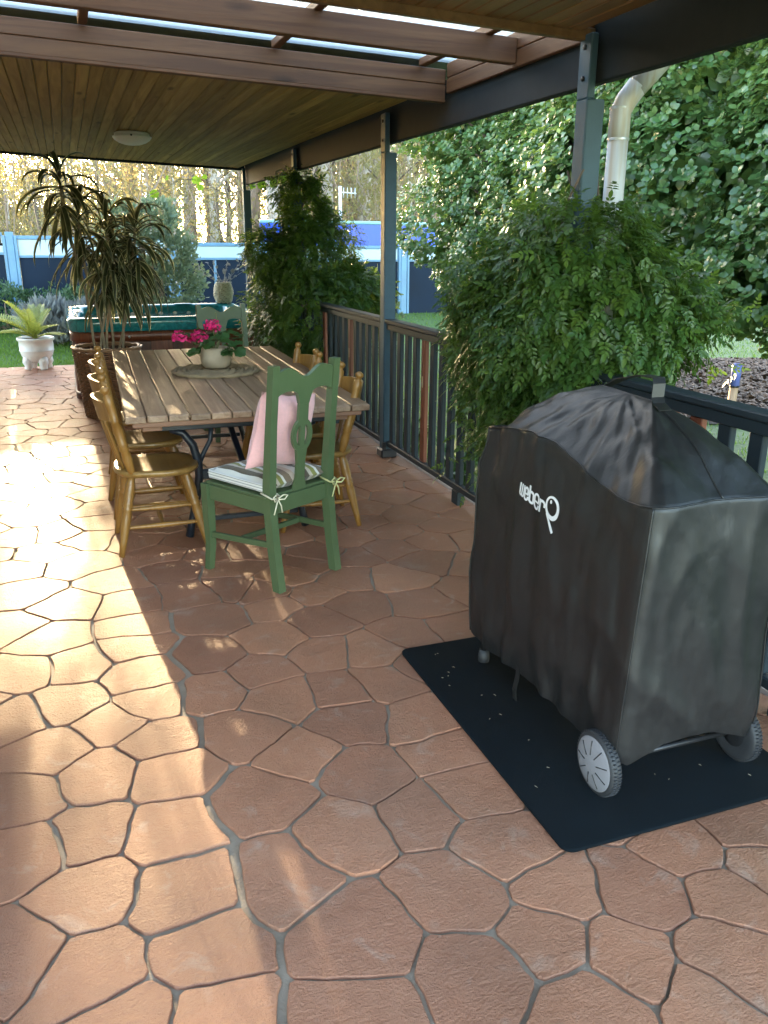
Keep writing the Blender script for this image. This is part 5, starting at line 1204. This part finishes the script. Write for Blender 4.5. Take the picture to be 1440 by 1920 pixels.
ntree = 0; placed = []
pale_marks = [(3.2, 27.0), (4.7, 29.0), (13.2, 31.0)]
spots = [(x, y, True) for x, y in pale_marks]
att = 0
while len(spots) < 118 and att < 6000:
    att += 1; y = RNG.uniform(23, 52); x = RNG.uniform(-.14, .46)*y + RNG.uniform(-1, 1)
    if all((x-a)**2+(y-c)**2 > 1.25**2 for a, c, _ in spots): spots.append((x, y, False))
spots.sort(key=lambda s_: s_[1])
for (x, y, pale) in spots:
    low = in_corridor(x, y); src = short if low else tall; t_, c_ = src[RNG.integers(len(src))]
    i = ntree; side = 'left' if x/y < .06 else ('middle' if x/y < .22 else 'right')
    if pale: lab = 'pale smooth barked gum trunk in the forest '+{3.2: 'right above the round shrub', 4.7: 'nearest the far corner post', 13.2: 'beside the aerial mast'}[x]
    else: lab = ('slender' if src is tall else 'short')+' brown forest gum in the '+side+' of the woodland behind the fence'
    tr = thing('gum_tree', lab, 'tree', (x, y, GZ+.1), RNG.uniform(0, 6.28), 'pale gum trees' if pale else ('woodland gums, '+side+', '+('tall' if src is tall else 'short')))
    me = t_.copy(); me.materials.clear(); me.materials.append(MAT['bark_pale' if pale else ['bark_brown', 'bark_grey', 'bark_dark', 'bark_grey'][RNG.integers(4)]])
    o = link('trunk', me, None, tr); o2 = link('crown', c_, None, tr); stuff(o2)
    s_ = min(1.0, sun_cap(y)/5.6) if low else RNG.uniform(.9, 1.15); s_ = max(.6, s_); tr.scale = (s_, s_, s_); ntree += 1
# undergrowth of the woodland: one mass
n = 80000; y = RNG.uniform(22, 60, n); x = RNG.uniform(-.16, .50, n)*y; u_ = x+.0455*(y-5); cap = np.where(((u_ > -1.3) & (u_ < .7)) | ((u_ > 2.6) & (u_ < 5.3)), np.maximum(2.6, (y-7)*math.tan(rad(SUN_EL))), 9.0)
z = RNG.random(n)**1.1*np.minimum(cap, 1.0+.13*y); P = np.stack([x, y, z], 1); k = lump(P, 1, .35, 5) + .5*lump(P, 1, 1.1, 8) > -.02; P = P[k]; n = len(P)
stuff(tag(link('undergrowth', scatter('undergrowth', LEAF_V[[0, 1, 3, 6]]*np.array([1.2, 1, 1]), [(0, 2, 1), (1, 2, 3)], P, rand_unit(n)+np.array([0, 0, -.5]), rand_unit(n), RNG.uniform(.07, .20, n), RNG.random(n)), 'forest_leaf'), 'sunlit yellow green undergrowth filling the woodland', 'undergrowth'))
n = 3500; y = RNG.uniform(21, 50, n); x = RNG.uniform(-.15, .48, n)*y; P = np.stack([x, y, RNG.uniform(0, 4.5, n)], 1)
stuff(tag(link('thin_saplings', scatter('thin_saplings', np.array([(-.007, 0, 0), (.007, 0, 0), (0, 1, 0), (0, 0, .009), (0, 1, .004)]), [(0, 1, 2), (0, 3, 2), (1, 3, 2)], P, rand_unit(n)*.55+np.array([0, 0, 1]), rand_unit(n), RNG.uniform(.8, 2.6, n)), 'bark_brown'), 'thin bare saplings and twigs among the woodland', 'saplings'))

def sun_screen(u0, u1, n, hi):  # loose leaves added above the view to dim and block the sun
    y = RNG.uniform(26, 58, n); u = RNG.uniform(u0, u1, n); x = u-.0455*(y-5); z = (y-6.5)*math.tan(rad(SUN_EL))+RNG.uniform(0, hi, n); P = np.stack([x, y, z], 1); return P[lump(P, 1, .5, 3) > -.12]
P = np.concatenate([sun_screen(-1.4, .70, 1500, 3.4), sun_screen(.75, 2.7, 8000, 6.0)]); n = len(P)
stuff(tag(link('sun_screen_leaves', scatter('sun_screen_leaves', LEAF_V[[0, 1, 3, 6]]*np.array([1.2, 1, 1]), [(0, 2, 1), (1, 2, 3)], P, rand_unit(n)+np.array([0, 0, -.9]), rand_unit(n), RNG.uniform(.16, .34, n), RNG.random(n)), 'gum_leaf'), 'unseen leaves added to dim the sun as a canopy', 'sun_screen'))
